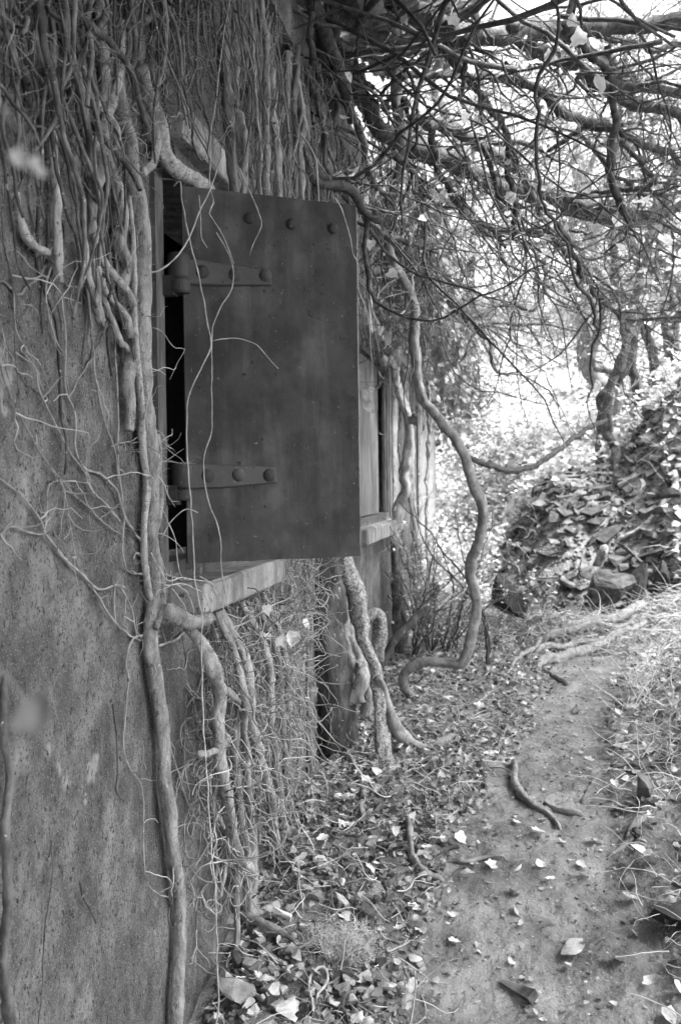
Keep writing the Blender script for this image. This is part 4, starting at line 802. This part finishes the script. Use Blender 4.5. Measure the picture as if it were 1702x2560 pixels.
for (x, y, d, s, rt, lb, sd) in ((570, 760, 10.1, (.15, .10, .035), (.1, .0, .1), 'long flat slab left of the boulder', 12), (1180, 530, 10.1, (.20, .12, .03), (0, .65, 0), 'slanting dark slab roofing the hollow', 13), (890, 730, 10.0, (.12, .1, .05), (.2, .1, 0), 'rounded cap stone on the boulder', 14), (1060, 215, 10.3, (.06, .05, .03), (0, 0, 0), 'pale loaf-shaped stone high on the scree', 15), (600, 455, 10.6, (.10, .08, .02), (.2, .2, 0), 'dark-edged slab in the middle of the scree', 16), (380, 375, 11.1, (.08, .07, .05), (0, 0, 0), 'dark stone at the left shoulder of the scree', 17)):
    stone(p_depth('D', x, y, d), s, rt, sd, 'stone' if 'pale' in lb else 'slate', 'stone', lb, 'stone')
def onscree(x, y): return (vn(x*2, y*2, 91) > -2)
p = scatter(290, -.32, 1.65, 10.1, 12.2, 1.0); base = None; protos = []
for s in range(7):
    v, f = boxv(-1, 1, -1, 1, -1, 1); v = v*np.random.default_rng(200+s).uniform(.45, 1.1, size=v.shape); G = Geo(); G.add(v*np.array([.55, .30, .09+.04*(s % 3)]), f); me = G.build('slate', 'slate', smooth=False, base=False); protos.append(me)
slab = 'flat slate shard tipped down the dark scree'
for i, q in enumerate(p):
    o = protos[i % 7] if i < 7 else protos[i % 7].copy()
    if i >= 7: COL.objects.link(o)
    s = random.uniform(.10, .22)+.16*random.random()**5; o.location = q+[0, 0, .015]; o.scale = (s, s, s); o.rotation_euler = (random.gauss(.35, .28), random.gauss(-.3, .25), random.gauss(.5, .55))
    w_ = 'low' if q[1] < 10.8 else 'halfway up' if q[1] < 11.5 else 'high'; o['label'] = 'flat slate shard '+w_+' on the dark scree bank'; o['category'] = 'slate'; o['group'] = 'slate shards '+w_+' on the scree'
G = Geo(); p = scatter(4200, -.4, 2.0, 9.8, 12.5, 1.0)
for q in p:
    v, f = I0; s = rng.uniform(.012, .05); rm = rotm(rng.normal(.35, .3), rng.normal(-.2, .3), rng.random()*6); v, f = chip([s, s*.8, s*.25]); G.add(q+v@rm.T, f)
G.build('slate_debris', 'slate', label='small slate chips covering the scree', cat='rubble', kind='stuff', smooth=False)

# ================================================================== LITTER ON THE GROUND
G = Geo(); p = scatter(7800, -1.0, .6, 2.3, 9.6, 1.15, lambda x, y: (x > WALLX+.02) & (x < path_e(y)[0]+.16*vn(x*4, y*4, 93)*rng.random(len(x))+.04)); p[:, 2] += .006+rng.random(len(p))*.03
p = p[(p[:, 1] > 3.7) | (rng.random(len(p)) < .22)]; leafbatch(G, p, rng.uniform(.012, .046, len(p)), .6, 3, .6); G.build('leaf_litter', 'litter', label='small broken dead leaves between the wall and the path', cat='leaf litter', kind='stuff')
G = Geo(); p = scatter(2600, -.6, .95, 2.0, 9.0, 1.2, lambda x, y: ~offpath(x, y)); p[:, 2] += .004
leafbatch(G, p, rng.uniform(.006, .020, len(p)), .3, 3, .2); G.build('leaf_fragments' if False else 'leaf_crumbs', 'litter', label='tiny leaf crumbs trodden into the mud path', cat='leaf litter', kind='stuff')
G = Geo(); p = scatter(5200, .4, 3.2, 2.0, 9.6, 1.0, lambda x, y: offpath(x, y) & (x > path_e(y)[1]-.04) & (x < .25*y+1.0)); p[:, 2] += .01+rng.random(len(p))*.06
leafbatch(G, p, rng.uniform(.02, .065, len(p)), .5, 3, .3); G.build('leaf_litter', 'litter', label='dead leaves strewn over the right bank', cat='leaf litter', kind='stuff')
G = Geo(); p = scatter(620, -.6, .9, 2.0, 9.0, 1.3, lambda x, y: ~offpath(x, y)); p[:, 2] += .012
leafbatch(G, p, .008+.026*rng.random(len(p))**2, .3, 3, .3); G.build('leaf_fragments', 'leaf', label='pale torn leaf bits scattered over the mud path', cat='leaf litter', kind='stuff')
def gtwigs(n, x0, x1, y0, y1, f, L, r, lift, up, m, name, label, cat, K=9, wig=.22):
    p = scatter(n, x0, x1, y0, y1, 1.0, f); n = len(p); a = rng.random(n)*2*PI; p[:, 2] += .006+rng.random(n)*lift
    W = walks(p, np.c_[np.cos(a), np.sin(a), rng.normal(up, .25, n)], K, rng.uniform(L*.4, L*1.3, n)/K, wig, (0, 0, -.05 if up > 0 else 0), .04)
    W[:, :, 2] = np.maximum(W[:, :, 2], hgt(W[:, :, 0], W[:, :, 1])+.004); Gx = Geo(); Gx.add(*tubes(W, taper(rng.uniform(r*.5, r*1.4, n), K, .4), 4)); Gx.build(name, m, label=label, cat=cat, kind='stuff')
gtwigs(2600, -1.0, .5, 2.3, 9.8, lambda x, y: offpath(x, y) & (x < path_e(y)[0]+.05), .20, .0022, .03, .1, 'twig', 'twig_litter', 'pale dry twigs lying between the wall and the path', 'twigs')
gtwigs(700, -1.0, .5, 2.3, 9.8, lambda x, y: offpath(x, y) & (x < path_e(y)[0]+.05), .25, .004, .02, .0, 'twig_mid', 'twig_litter', 'grey sticks scattered through the leaf litter', 'twigs')
gtwigs(3600, .45, 3.2, 2.2, 9.8, lambda x, y: offpath(x, y) & (x > path_e(y)[1]-.06) & (x < .25*y+.9), .30, .0022, .05, .25, 'straw', 'dry_grass', 'pale dry stalks and grass over the right bank', 'dry grass', wig=.16)
gtwigs(900, .5, 3.0, 5.0, 9.8, lambda x, y: (x > path_e(y)[1]+.1) & (x < .25*y+.9), .45, .0028, .05, .9, 'straw', 'dry_grass', 'upright dry grass tufts on the right bank', 'dry grass', wig=.13)
gtwigs(1000, .0, 1.7, 8.6, 9.4, lambda x, y: x > 0, .45, .0035, .05, .05, 'twig', 'root_mat', 'mat of pale rootlets and twigs heaped over the head of the path', 'roots', wig=.14)
gtwigs(900, -.4, 1.0, 2.0, 9.0, lambda x, y: ~offpath(x, y), .05, .0011, .002, .0, 'twig_mid', 'leaf_stalks', 'tiny stalks pressed into the mud of the path', 'twigs', K=5)
G = Geo(); p = scatter(5200, -1.0, .2, 2.2, 5.6, 1.3, lambda x, y: offpath(x, y) & (x < path_e(y)[0]+.10+.08*vn(x*5, y*5, 95)))
for q in p:
    s = rng.uniform(.005, .022); v, f = chip([s, s*.8, s*.5]); G.add(q+[0, 0, s*.4]+v@rotm(*(rng.normal(size=3)*[.5, .5, 3])).T, f)
G.build('gravel', 'stone', label='gravel and small stone chips along the foot of the wall', cat='gravel', kind='stuff', smooth=False)
G = Geo(); p = scatter(3200, -.55, .9, 1.8, 8.8, 1.2, lambda x, y: ~offpath(x, y))
for q in p:
    s = rng.uniform(.002, .006)+.008*rng.random()**5; v, f = chip([s, s*.8, s*.6]); G.add(q+[0, 0, s*.4]+v@rotm(0, 0, rng.random()*6).T, f)
G.build('grit', 'soil', label='crumbs of earth and grit on the mud path', cat='grit', kind='stuff', smooth=False)
# named stones
ST = [('5', 1100, 1500, (.062, .045, .042), 'large square grey block at the bottom among the rubble', 21, 'stone'), ('5', 1035, 1415, (.033, .028, .03), 'pale chunky stone left of the square block', 22, 'leaf'),
      ('5', 1262, 1470, (.034, .028, .028), 'faceted grey stone right of the square block', 23, 'stone'), ('5', 1330, 1545, (.06, .045, .02), 'flat pale stone at the very bottom of the rubble', 24, 'leaf'),
      ('5', 945, 1390, (.018, .035, .06), 'narrow slab standing on edge against the wall foot', 25, 'stone'), ('5', 1100, 1340, (.026, .022, .035), 'upright dark stone above the square block', 26, 'slate'),
      ('5', 1045, 1160, (.05, .035, .03), 'dark rounded stone at the base of the wall under the stick', 27, 'slate'), ('5', 1340, 1380, (.024, .022, .03), 'pale egg-like stone in the rubble', 28, 'leaf'),
      ('5', 1170, 1330, (.04, .03, .02), 'flat stone behind the upright dark one', 29, 'stone'), ('5', 1300, 1100, (.03, .024, .018), 'pale stone under the leaning stick', 30, 'leaf'), ('5', 1520, 1170, (.03, .025, .015), 'stone inside the loop of bark', 31, 'stone'),
      ('6', 1400, 560, (.085, .07, .075), 'dark mossy boulder half buried at the right rim of the path', 32, 'slate'), ('6', 1075, 1235, (.075, .062, .012), 'flat pale stone flush with the mud', 33, 'leaf'),
      ('6', 1365, 735, (.035, .03, .035), 'small dark stone under the bent root', 35, 'slate'), ('6', 1545, 1150, (.10, .07, .05), 'dark half brick jutting in from the right', 36, 'black'), ('6', 1560, 1085, (.06, .05, .035), 'dark broken brick above the half brick', 37, 'black'),
      ('6', 140, 780, (.035, .03, .035), 'grey stone among the leaves left of the path', 38, 'stone'), ('6', 390, 755, (.035, .028, .026), 'dark angular stone beside the bent stick', 39, 'slate'), ('6', 575, 915, (.042, .03, .026), 'pyramid-like grey stone at the edge of the mud', 40, 'stone'),
      ('6', 800, 1000, (.03, .03, .025), 'soft grey lump of earth on the path', 41, 'mud'), ('6', 275, 1080, (.028, .022, .016), 'dark stone left of the folded bright leaf', 42, 'slate'), ('6', 40, 885, (.03, .02, .015), 'small brown stone at the litter edge', 43, 'slate'), ('6', 1090, 150, (.05, .05, .03), 'lump of earth at the head of the path', 44, 'soil')]
for c, x, y, s, lb, sd_, m in ST:
    q = p_ground(c, x, y)
    if c == '5': s = tuple(a*1.25 for a in s)
    stone(q+[0, 0, s[2]*(.85 if s[2] > .015 else .35)], s, ((random.gauss(0, .15), random.gauss(0, .15), random.random()*3) if s[2] > .012 else (0, 0, .4)), sd_, m, 'stone', lb, 'stone', lvl=I3 if max(s) > .04 else I2, cuts=12, rough=.012)
# the long shard lying in the mud at the bottom
q0, q1 = p_ground('6', 745, 1400), p_ground('6', 890, 1495); ax_ = q1-q0; L_ = np.linalg.norm(ax_)
v, f = boxv(-.5, .5, -.5, .5, -.5, .5); v = v*[L_, .042, .034]; v[v[:, 0] < 0] *= [1, .25, .5]; v = v+rng.normal(size=v.shape)*.003; v = v@rotm(.6, 0, math.atan2(ax_[1], ax_[0])).T
Geo().add((q0+q1)/2+[0, 0, .012]+v, f).build('stone', 'slate', label='long wedge-shaped shard lying in the mud near the bottom', cat='stone', smooth=False)
# rubble, one by one
protos = []
for s in range(8):
    v, f = rock(300+s, I2, 8, .02); G = Geo(); G.add(v*np.array([1, .8, .6]), f); protos.append(G.build('rubble_stone', 'stone' if s % 3 else 'slate', smooth=False, base=False))
p = scatter(560, -1.0, .0, 2.85, 4.5, 1.35, lambda x, y: offpath(x, y) & (x < path_e(y)[0]+.04))[:230]
for i, q in enumerate(p):
    o = protos[i] if i < 8 else protos[i % 8].copy()
    if i >= 8: COL.objects.link(o)
    s = random.uniform(.013, .028)*(1.45 if q[1] < 3.7 else 1); o.location = q+[0, 0, s*.5+.006]; o.scale = (s, s, s); o.rotation_euler = (random.gauss(0, .4), random.gauss(0, .4), random.random()*6.28)
    w_ = 'in the lowest rubble by the picture bottom' if q[1] < 3.3 else 'in the rubble below the leaning stick' if q[1] < 3.75 else 'in the litter below the ivy row'; o['label'] = 'small broken stone '+w_; o['category'] = 'stone'; o['group'] = 'small stones '+w_
# fallen leaves, one by one
LT = [(850, 1145, 'fan-shaped pale leaf with upright stalk in the middle of the mud', .042), (525, 1225, 'cupped pale leaf on the mud right of the fibre clump', .034), (1330, 1035, 'brightest white leaf under the dry stalks at right', .055), (1270, 1320, 'broad bright leaf near the bottom right of the path', .055),
      (335, 1065, 'folded bright leaf standing on end by the dark stone', .034), (905, 722, 'large bright leaf below the curved root', .05), (1163, 760, 'pointed bright leaf at the right of the mud', .04), (1130, 930, 'wide winged pale leaf right of the mud patch', .045), (970, 935, 'small pale leaf beside the pyramid-like stone row', .032),
      (825, 850, 'triangular pale leaf among the row at the mud edge', .032), (915, 866, 'pale leaf at the right end of the row at the mud edge', .034), (690, 705, 'oval bright leaf at the lower edge of the litter', .04), (550, 750, 'big curled bright leaf by the buried sticks', .045), (790, 270, 'notched bright leaf at the upper left of the path', .05),
      (820, 340, 'pair-like pale leaf above the curved root', .05), (1140, 385, 'bright leaf standing at the right of the upper path', .045), (1255, 18, 'white leaf lying at the head of the path', .05), (1000, 40, 'pale leaf left of the head of the path', .05), (1315, 145, 'bright leaf on the rim of the right bank', .045), (1280, 165, 'second leaf touching the rim of the right bank', .045),
      (520, 1105, 'thin curled pale leaf above the fibre clump side', .036), (800, 1085, 'ragged brown leaf on the mud', .04), (970, 1140, 'tiny bright leaf right of the fan-shaped leaf', .028), (1350, 1185, 'small bright leaf left of the half brick', .03), (1050, 1328, 'small pale leaf under the flat stone', .024), (1430, 1420, 'faded leaf low on the right', .05),
      (560, 320, 'upright pale leaf beside the root elbow', .045), (690, 358, 'yellowed oblong leaf near the dark root', .04), (810, 672, 'small pale leaf left of the curved root foot', .03), (935, 660, 'pale sliver of leaf under the curved root', .03), (1175, 635, 'pale leaf right of the forking root', .028), (1270, 605, 'narrow leaf by the dark mossy boulder', .03), (1280, 322, 'pale leaf on the right bank edge', .04), (1105, 870, 'faded leaf right of the mud edge row', .035),
      (820, 895, 'pale cupped leaf under the triangular leaf', .034), (745, 890, 'round leaf at the mud edge', .022), (620, 870, 'brown flat leaf by the thin stick', .035), (690, 872, 'long pale leaf at the mud edge', .04), (50, 690, 'bright leaf at the left beside the upright root', .04), (280, 915, 'pale leaf by the grey stone', .04), (440, 830, 'star-shaped leaf right of the bent stick', .04), (10, 645, 'rounded white leaf at the foot of the ivy row', .032), (640, 1270, 'trodden leaf fragment in the lower mud', .02), (630, 1500, 'little pale fragment near the long shard', .018), (1510, 1570, 'pale leaf in the bottom right corner', .045)]
for x, y, lb, s in LT:
    q = p_ground('6', x, y); G = Geo(); leafbatch(G, np.array([q+[0, 0, s*.42]]), s*1.3, .4, 3, .3, hi=True); o = G.build('fallen_leaf', 'leaf', label=lb, cat='leaf', smooth=True)
protos = []
for s in range(9):
    V_, F_, Q_ = leaf_template(s % 3, [.1, .35, -.3][s//3], [.5, -.4, .8][(s*2) % 3], True); G = Geo(); G.add(V_, F_, Q_); protos.append(G.build('fallen_leaf', 'leaf', base=False))
p1 = scatter(900, -.98, .3, 2.4, 9.0, 1.1, lambda x, y: offpath(x, y) & (x < path_e(y)[0]+.10))[:185]; p2 = scatter(400, .3, 2.2, 3, 9.5, 1, lambda x, y: offpath(x, y) & (x > path_e(y)[1]) & (x < .2*y+.5))[:60]
for i, q in enumerate(np.vstack([p1, p2])):
    o = protos[i] if i < 9 else protos[i % 9].copy()
    if i >= 9: COL.objects.link(o)
    s = random.uniform(.035, .062); o.location = q+[0, 0, s*.35+.012]; o.scale = (s, s, s); o.rotation_euler = (random.gauss(0, .45), random.gauss(0, .45), random.random()*6.28)
    w_ = ('on the overgrown right bank' if i >= len(p1) else 'among the rubble at the bottom by the wall' if q[1] < 3.4 else 'under the ivy row left of the mud' if q[1] < 4.6 else 'around the feet of the gnarled trunks' if q[1] < 6.3 else 'below the looping vine near the far shrubs')
    o['label'] = 'dead leaf '+w_; o['category'] = 'leaf'; o['group'] = 'dead leaves '+w_
# clump of pale fibre
q = p_ground('5', 1585, 1230); G = Geo(); n = 950
st = q+np.c_[rng.normal(0, .026, n)+.055*rng.integers(-1, 2, n), rng.normal(.0, .028, n)+.04*rng.integers(-1, 2, n), np.abs(rng.normal(.004, .010, n))+.006]
W = walks(st, rng.normal(size=(n, 3))*[1, 1, .2], 22, rng.uniform(.004, .008, n), .25, (0, 0, 0), .22); W[:, :, 2] = np.maximum(W[:, :, 2], hgt(W[:, :, 0], W[:, :, 1])+.004)
G.add(*tubes(W, taper(np.full(n, .0009), 22, .7), 3)); G.build('fibre_clump', 'fibre', label='fluffy clump of pale fibres lying on the mud beside the rubble', cat='fibre clump')

# ================================================================== OVERHANGING TREE
base = p_ground('E', 440, 1430); t = thing('overhanging_tree', (WALLX+.13, 5.22, float(hgt(WALLX+.13, 5.22))), 'dark tree hugging the wall whose limbs spread over the path', 'tree')
P = np.array([(WALLX+.13, 5.22, -.08), (WALLX+.11, 5.16, .3), (WALLX+.10, 5.14, .8), (WALLX+.10, 5.12, 1.3), (WALLX+.09, 5.1, 2.0), (WALLX+.10, 5.05, 2.7), (WALLX+.14, 4.95, 3.3), (WALLX+.2, 4.85, 3.9)])
G = Geo(); stemgeo(G, P, np.array([.105, .09, .085, .085, .075, .06, .055, .05]), .02, .3, S=20, step=.04); G.build('trunk', 'bark', t)
LB = [([('2', [(150, -80), (240, 10), (330, 60), (450, 120), (560, 150), (700, 165), (800, 160), (1050, 130), (1250, 120), (1600, 88)])], (4.9, 5.6), (20, 24, 18, 14)),
      ([('2', [(-60, 180), (0, 260), (60, 400), (150, 540), (260, 640), (400, 700), (520, 740), (640, 810), (760, 850), (900, 880), (1050, 940), (1250, 1000), (1450, 990), (1600, 930)])], (4.9, 8), (16, 17, 18, 15, 9)),
      ([('2', [(-40, 60), (40, 110), (110, 145), (200, 165), (330, 185), (450, 180), (560, 165)])], (4.9, 5.2), (12, 11)),
      ([('2', [(-20, 420), (40, 500), (90, 620), (115, 680), (125, 780), (180, 880), (260, 900)])], (4.9, 5.3), (11, 9, 5)),
      ([('2', [(-30, 180), (60, 230), (130, 255), (240, 270), (330, 240), (480, 215)])], (4.9, 5.4), (9, 6)),
      ([('2', [(270, 355), (420, 350), (560, 348), (700, 352), (850, 388), (930, 440), (1040, 525), (1150, 560), (1300, 620), (1450, 680), (1600, 750)])], (5.3, 6.5), (7, 9, 9, 6)),
      ([('2', [(780, 110), (860, 200), (1000, 262), (1130, 335), (1250, 420), (1400, 480), (1600, 540)])], (5.3, 6.3), (14, 15, 10)),
      ([('2', [(1030, 100), (1100, 170), (1200, 280), (1300, 370), (1440, 400), (1600, 450)])], (5.3, 6), (12, 8)),
      ([('2', [(460, 190), (540, 310), (600, 365), (670, 440), (740, 560), (785, 660), (780, 800), (795, 1000), (800, 1060)])], (5.2, 6.2), (11, 9, 5)),
      ([('2', [(960, -60), (982, 90), (985, 200), (935, 340), (905, 480), (898, 620), (900, 780), (925, 900), (1000, 1020), (1060, 1130), (1095, 1270), (1150, 1420), (1180, 1500)])], (3.0, 3.9), (4, 5, 4, 4)),
      ([('2', [(1240, 200), (1245, 420), (1270, 560), (1245, 700), (1240, 820), (1280, 910), (1305, 970), (1340, 1050)])], (5.6, 6.0), (9, 10, 10, 6)),
      ([('2', [(280, 460), (350, 540), (420, 565), (520, 590), (610, 640), (720, 720), (850, 820), (900, 930), (950, 1040), (1050, 1180)])], (5.3, 7.3), (8, 11, 9, 5)),
      ([('2', [(-180, 700), (-80, 790), (0, 865), (100, 960), (200, 1070), (330, 1120), (450, 1160)])], (4.6, 5.6), (9, 10, 4)),
      ([('2', [(520, 870), (640, 1060), (760, 1065), (900, 1070), (960, 1060)])], (7, 7.4), (8, 6)),
      ([('2', [(430, 590), (440, 760), (470, 830), (540, 930), (600, 1000), (680, 1045), (760, 1130)])], (5.5, 6.3), (9, 9, 5)),
      ([('2', [(1290, 600), (1200, 600), (1100, 600), (950, 690), (800, 660), (690, 655)])], (6, 6.6), (8, 6)),
      ([('2', [(1300, 640), (1400, 780), (1450, 830), (1390, 860), (1260, 870), (1100, 900)])], (6, 7), (7, 5)),
      ([('2', [(500, 1395), (560, 1450), (620, 1490), (740, 1490), (850, 1490), (960, 1475)])], (8.5, 9.5), (6, 4)),
      ([('2', [(610, 1470), (700, 1420), (800, 1400), (880, 1420), (930, 1370), (945, 1300), (930, 1200)])], (9.2, 9.5), (5, 7)),
      ([('2', [(450, 1340), (560, 1430), (650, 1540), (690, 1585)]), ('4', [(690, 80), (715, 150), (770, 155)])], (8.4, 8.6), (6, 4)),
      ([('2', [(990, 1030), (1080, 1180), (1130, 1300), (1230, 1400), (1320, 1470), (1440, 1465), (1600, 1480)])], (5, 7), (8, 6, 3)),
      ([('2', [(250, 700), (330, 830), (380, 930), (400, 1000)])], (5.2, 5.4), (9, 5)),
      ([('2', [(650, 660), (700, 800), (720, 930), (765, 1000)])], (6, 6.3), (8, 5)),
      ([('2', [(560, 150), (570, 300), (560, 420), (565, 500)])], (5.1, 5.3), (8, 4)),
      ([('1', [(1270, -60), (1310, 60), (1350, 180), (1400, 400), (1415, 600), (1440, 790), (1500, 830), (1568, 860)])], (4.4, 4.7), (14, 14, 12)),
      ([('1', [(1430, -60), (1480, 120), (1530, 260), (1600, 400), (1640, 560)])], (4.6, 4.9), (24, 20, 12)),
      ([('1', [(1430, 60), (1440, 350), (1470, 500), (1500, 700), (1525, 930)])], (4.5, 4.7), (8, 6)),
      ([('A', [(1090, 60), (1180, 150), (1270, 175), (1350, 210), (1450, 290), (1530, 380), (1600, 400)])], (4.4, 4.6), (11, 13, 9)),
      ([('A', [(1530, 380), (1510, 500), (1500, 640), (1520, 800), (1510, 900), (1560, 980)])], (4.6, 4.8), (7, 5)),
      ([('2', [(700, -60), (620, 40), (520, 90), (440, 120)])], (4.9, 5.1), (16, 12)),
      ([('2', [(0, -80), (60, 30), (150, 60), (230, 40)])], (4.8, 5.0), (20, 18)),
      ([('2', [(1568, 200), (1450, 230), (1300, 180), (1150, 160), (1050, 130)])], (6.2, 5.4), (7, 8)),
      ([('2', [(1100, 600), (1180, 700), (1300, 830), (1450, 900), (1600, 880)])], (6.5, 7.2), (8, 5)),
      ([('2', [(880, 880), (1000, 900), (1100, 940), (1230, 950), (1400, 1000), (1600, 1090)])], (7, 7.6), (9, 6))]
LBP = []
for sg, dp, r in LB:
    P, rr = trace(sg, dp, r); rr = rr*(1.3 if len(LBP) in (0, 1, 5, 6, 7, 11) else 1.0); G = Geo(); Q, q = stemgeo(G, P, rr, .018, .35, S=9, step=.03); G.build('limb', 'limb', t); LBP.append(Q)
# twigs off the limbs: mid branches then fine web
allQ = np.vstack(LBP); dists = (allQ-CAM)@_f
mid = allQ[rng.integers(0, len(allQ), 290)]; mid = mid[((mid-CAM)@_f) > 4.2]; n = len(mid)
W = walks(mid, rng.normal(size=(n, 3))*[.7, .6, .5]+[.95, .7, -.28], 16, rng.uniform(.035, .12, n), .24, (0, 0, -.01), .02); G = Geo(); G.add(*tubes(W, taper(rng.uniform(.003, .011, n), 16, .3), 5)); G.build('branches', 'limb', t, kind='stuff')
pts = W.reshape(-1, 3); n = 3600; st = pts[rng.integers(0, len(pts), n)]; ok = ((st-CAM)@_f) > 4.2; st = st[ok]; n = len(st)
W2 = walks(st, rng.normal(size=(n, 3))+[.4, .3, -.1], 8, rng.uniform(.010, .05, n), .35, (0, 0, 0), .02); G = Geo(); G.add(*tubes(W2, taper(rng.uniform(.001, .0034, n), 8, .35), 4)); G.build('twigs', 'twig_mid', t, kind='stuff')
n = 240; G = Geo(); pp = W2[rng.integers(0, len(W2), n), rng.integers(3, 8, n)]; leafbatch(G, pp, rng.uniform(.03, .08, n), .7, 3, hi=False); G.build('leaves', 'green', t, kind='stuff')
# farther bramble arch over the valley, y 7..13
t2 = thing('far_thicket', (1.9, 12, float(hgt(1.9, 12))), 'bare interlaced thicket arching over the far end of the path', 'thicket')
n = 190; st = np.c_[rng.uniform(-1.2, 3.2, n), rng.uniform(7.5, 13, n), np.zeros(n)]; st[:, 2] = 2.6+.16*(st[:, 1]-7)+np.abs(rng.normal(0, .9, n))
W = walks(st, rng.normal(size=(n, 3))*[1, .6, .4]+[.1, 0, -.1], 14, rng.uniform(.06, .16, n), .2, (0, 0, .0), .06); G = Geo(); G.add(*tubes(W, taper(rng.uniform(.003, .010, n), 14, .3), 4)); G.build('branches', 'limb', t2, kind='stuff')
pts = W.reshape(-1, 3); n = 2600; st = pts[rng.integers(0, len(pts), n)]; W2 = walks(st, rng.normal(size=(n, 3)), 9, rng.uniform(.03, .09, n), .25); G = Geo(); G.add(*tubes(W2, taper(rng.uniform(.0015, .004, n), 9, .35), 3)); G.build('twigs', 'twig_mid', t2, kind='stuff')
n = 500; G = Geo(); leafbatch(G, W2[rng.integers(0, len(W2), n), rng.integers(3, 9, n)], rng.uniform(.05, .10, n), .7); G.build('leaves', 'green', t2, kind='stuff')
# mostly unseen ivy roof, widened and thickened to shade the wall and near path
G = Geo(); n = 42000; p = np.c_[rng.uniform(-3.2, 4.2, n), rng.uniform(-6, 9.6, n), np.zeros(n)]; p[:, 2] = 3.75+.10*np.abs(p[:, 1])*(p[:, 1] > 0)+rng.normal(0, .15, n)+.5*sstep(.6, 1.6, p[:, 0])
p = p[~((p[:, 0] > -.2) & (p[:, 1] > 4.6) & (p[:, 0] < .18*p[:, 1]+.35)) & ~((p[:, 1] > 6.8) & (p[:, 0] < 0)) & ~((p[:, 0] > 1.2) & (rng.random(n) < .35))]
leafbatch(G, p, rng.uniform(.10, .17, len(p)), .5, 3)
n = 5000; p = np.c_[rng.uniform(-1.0, .1, n), rng.uniform(-1.5, 3.1, n), rng.uniform(3.05, 3.5, n)]; leafbatch(G, p, rng.uniform(.07, .12, n), .6, 3); G.build('crown', 'shade_leaf', t, kind='stuff')  # second batch: out-of-view leaves added to darken the upper left of the wall
G = Geo(); n = 260; st = np.c_[rng.uniform(-2.2, .8, n), rng.uniform(-1, 6.0, n), rng.uniform(3.5, 4.0, n)]; W = walks(st, rng.normal(size=(n, 3))*[1, 1, .15], 14, rng.uniform(.06, .16, n), .14); G.add(*tubes(W, taper(rng.uniform(.006, .02, n), 14, .3), 5)); G.build('branches', 'limb', t, kind='stuff')
# big leaves one can pick out under the limbs
for i, (x, y, s, d) in enumerate(((525, 85, .075, 4.4), (1065, 100, .06, 4.6), (1100, 170, .09, 4.6), (855, 75, .05, 4.8), (1190, 385, .06, 3.4), (385, 1000, .06, 5.2), (280, 1000, .06, 5.2), (620, 600, .09, 7), (680, 590, .08, 7), (1130, 870, .08, 6), (1390, 930, .12, 5.5), (1500, 1110, .1, 5.5), (1020, 1060, .12, 6), (1270, 1030, .09, 5.6), (20, 545, .05, 4.4))):
    G = Geo(); leafbatch(G, np.array([p_depth('2', x, y, d)]), s, .5, 2, .2, np.array([[.2, -1, .2]]), hi=True)
    G.build('leaf', 'green', label=['pale lobed leaf hanging near the top limb', 'grey leaf at the kink of the top limb', 'bright broad leaf under the top limb', 'dull leaf above the top limb', 'blurred bright leaf with a dark twig in the upper right', 'white leaf above the long vine', 'small leaf left of the white one above the vine', 'grey leaf in the middle of the branches', 'second grey leaf in the middle of the branches', 'pale pointed leaf among right branches', 'large faint leaf at the right among branches', 'broad pale leaf by the right border', 'wide leaf above the clearing', 'grey leaf right over the clearing', 'white leaf above the outer shutter corner'][i], cat='leaf')
# two out-of-focus leaves close to the lens, on a trailing shoot at the left
P, rr = trace([('1', [(-60, 430), (0, 480), (60, 560), (110, 640), (90, 760)])], (.55, .58), (2, 2)); G = Geo(); stemgeo(G, P, rr, .0, .05); sh = G.build('trailing_shoot', 'tendril', label='blurred thin shoot hanging close at the left with pale leaves', cat='shoot'); us = under(sh)
for (x, y, s, n_) in ((85, 735, .042, (.8, -.5, .2)), (140, 640, .022, (0, -.5, 1)), (160, 770, .04, (.9, -.2, .1))):
    G = Geo(); leafbatch(G, np.array([p_depth('1', x, y, .56)]), s*.40, .15, 2, .3, np.array([n_]), hi=True); G.build('leaf', 'stone' if x < 150 else 'shade_leaf', us)
P, rr = trace([('5', [(-60, -120), (20, -30), (90, 60), (130, 120)])], (.55, .58), (2, 2)); G = Geo(); stemgeo(G, P, rr, .0, .05); sh = G.build('trailing_shoot', 'tendril', label='blurred lower shoot ending in one soft grey leaf at the left', cat='shoot'); us = under(sh)
G = Geo(); leafbatch(G, np.array([p_depth('5', 150, 180, .5)]), .024, .15, 2, .2, np.array([[.1, -.9, .4]]), hi=True); G.build('leaf', 'stone', us)
print('tris', sum(sum(len(p.vertices)-2 for p in []) for m in []), 'objects', len(bpy.data.objects), 'loops/2 approx tris', sum(len(m.loops)//2 for m in bpy.data.meshes))
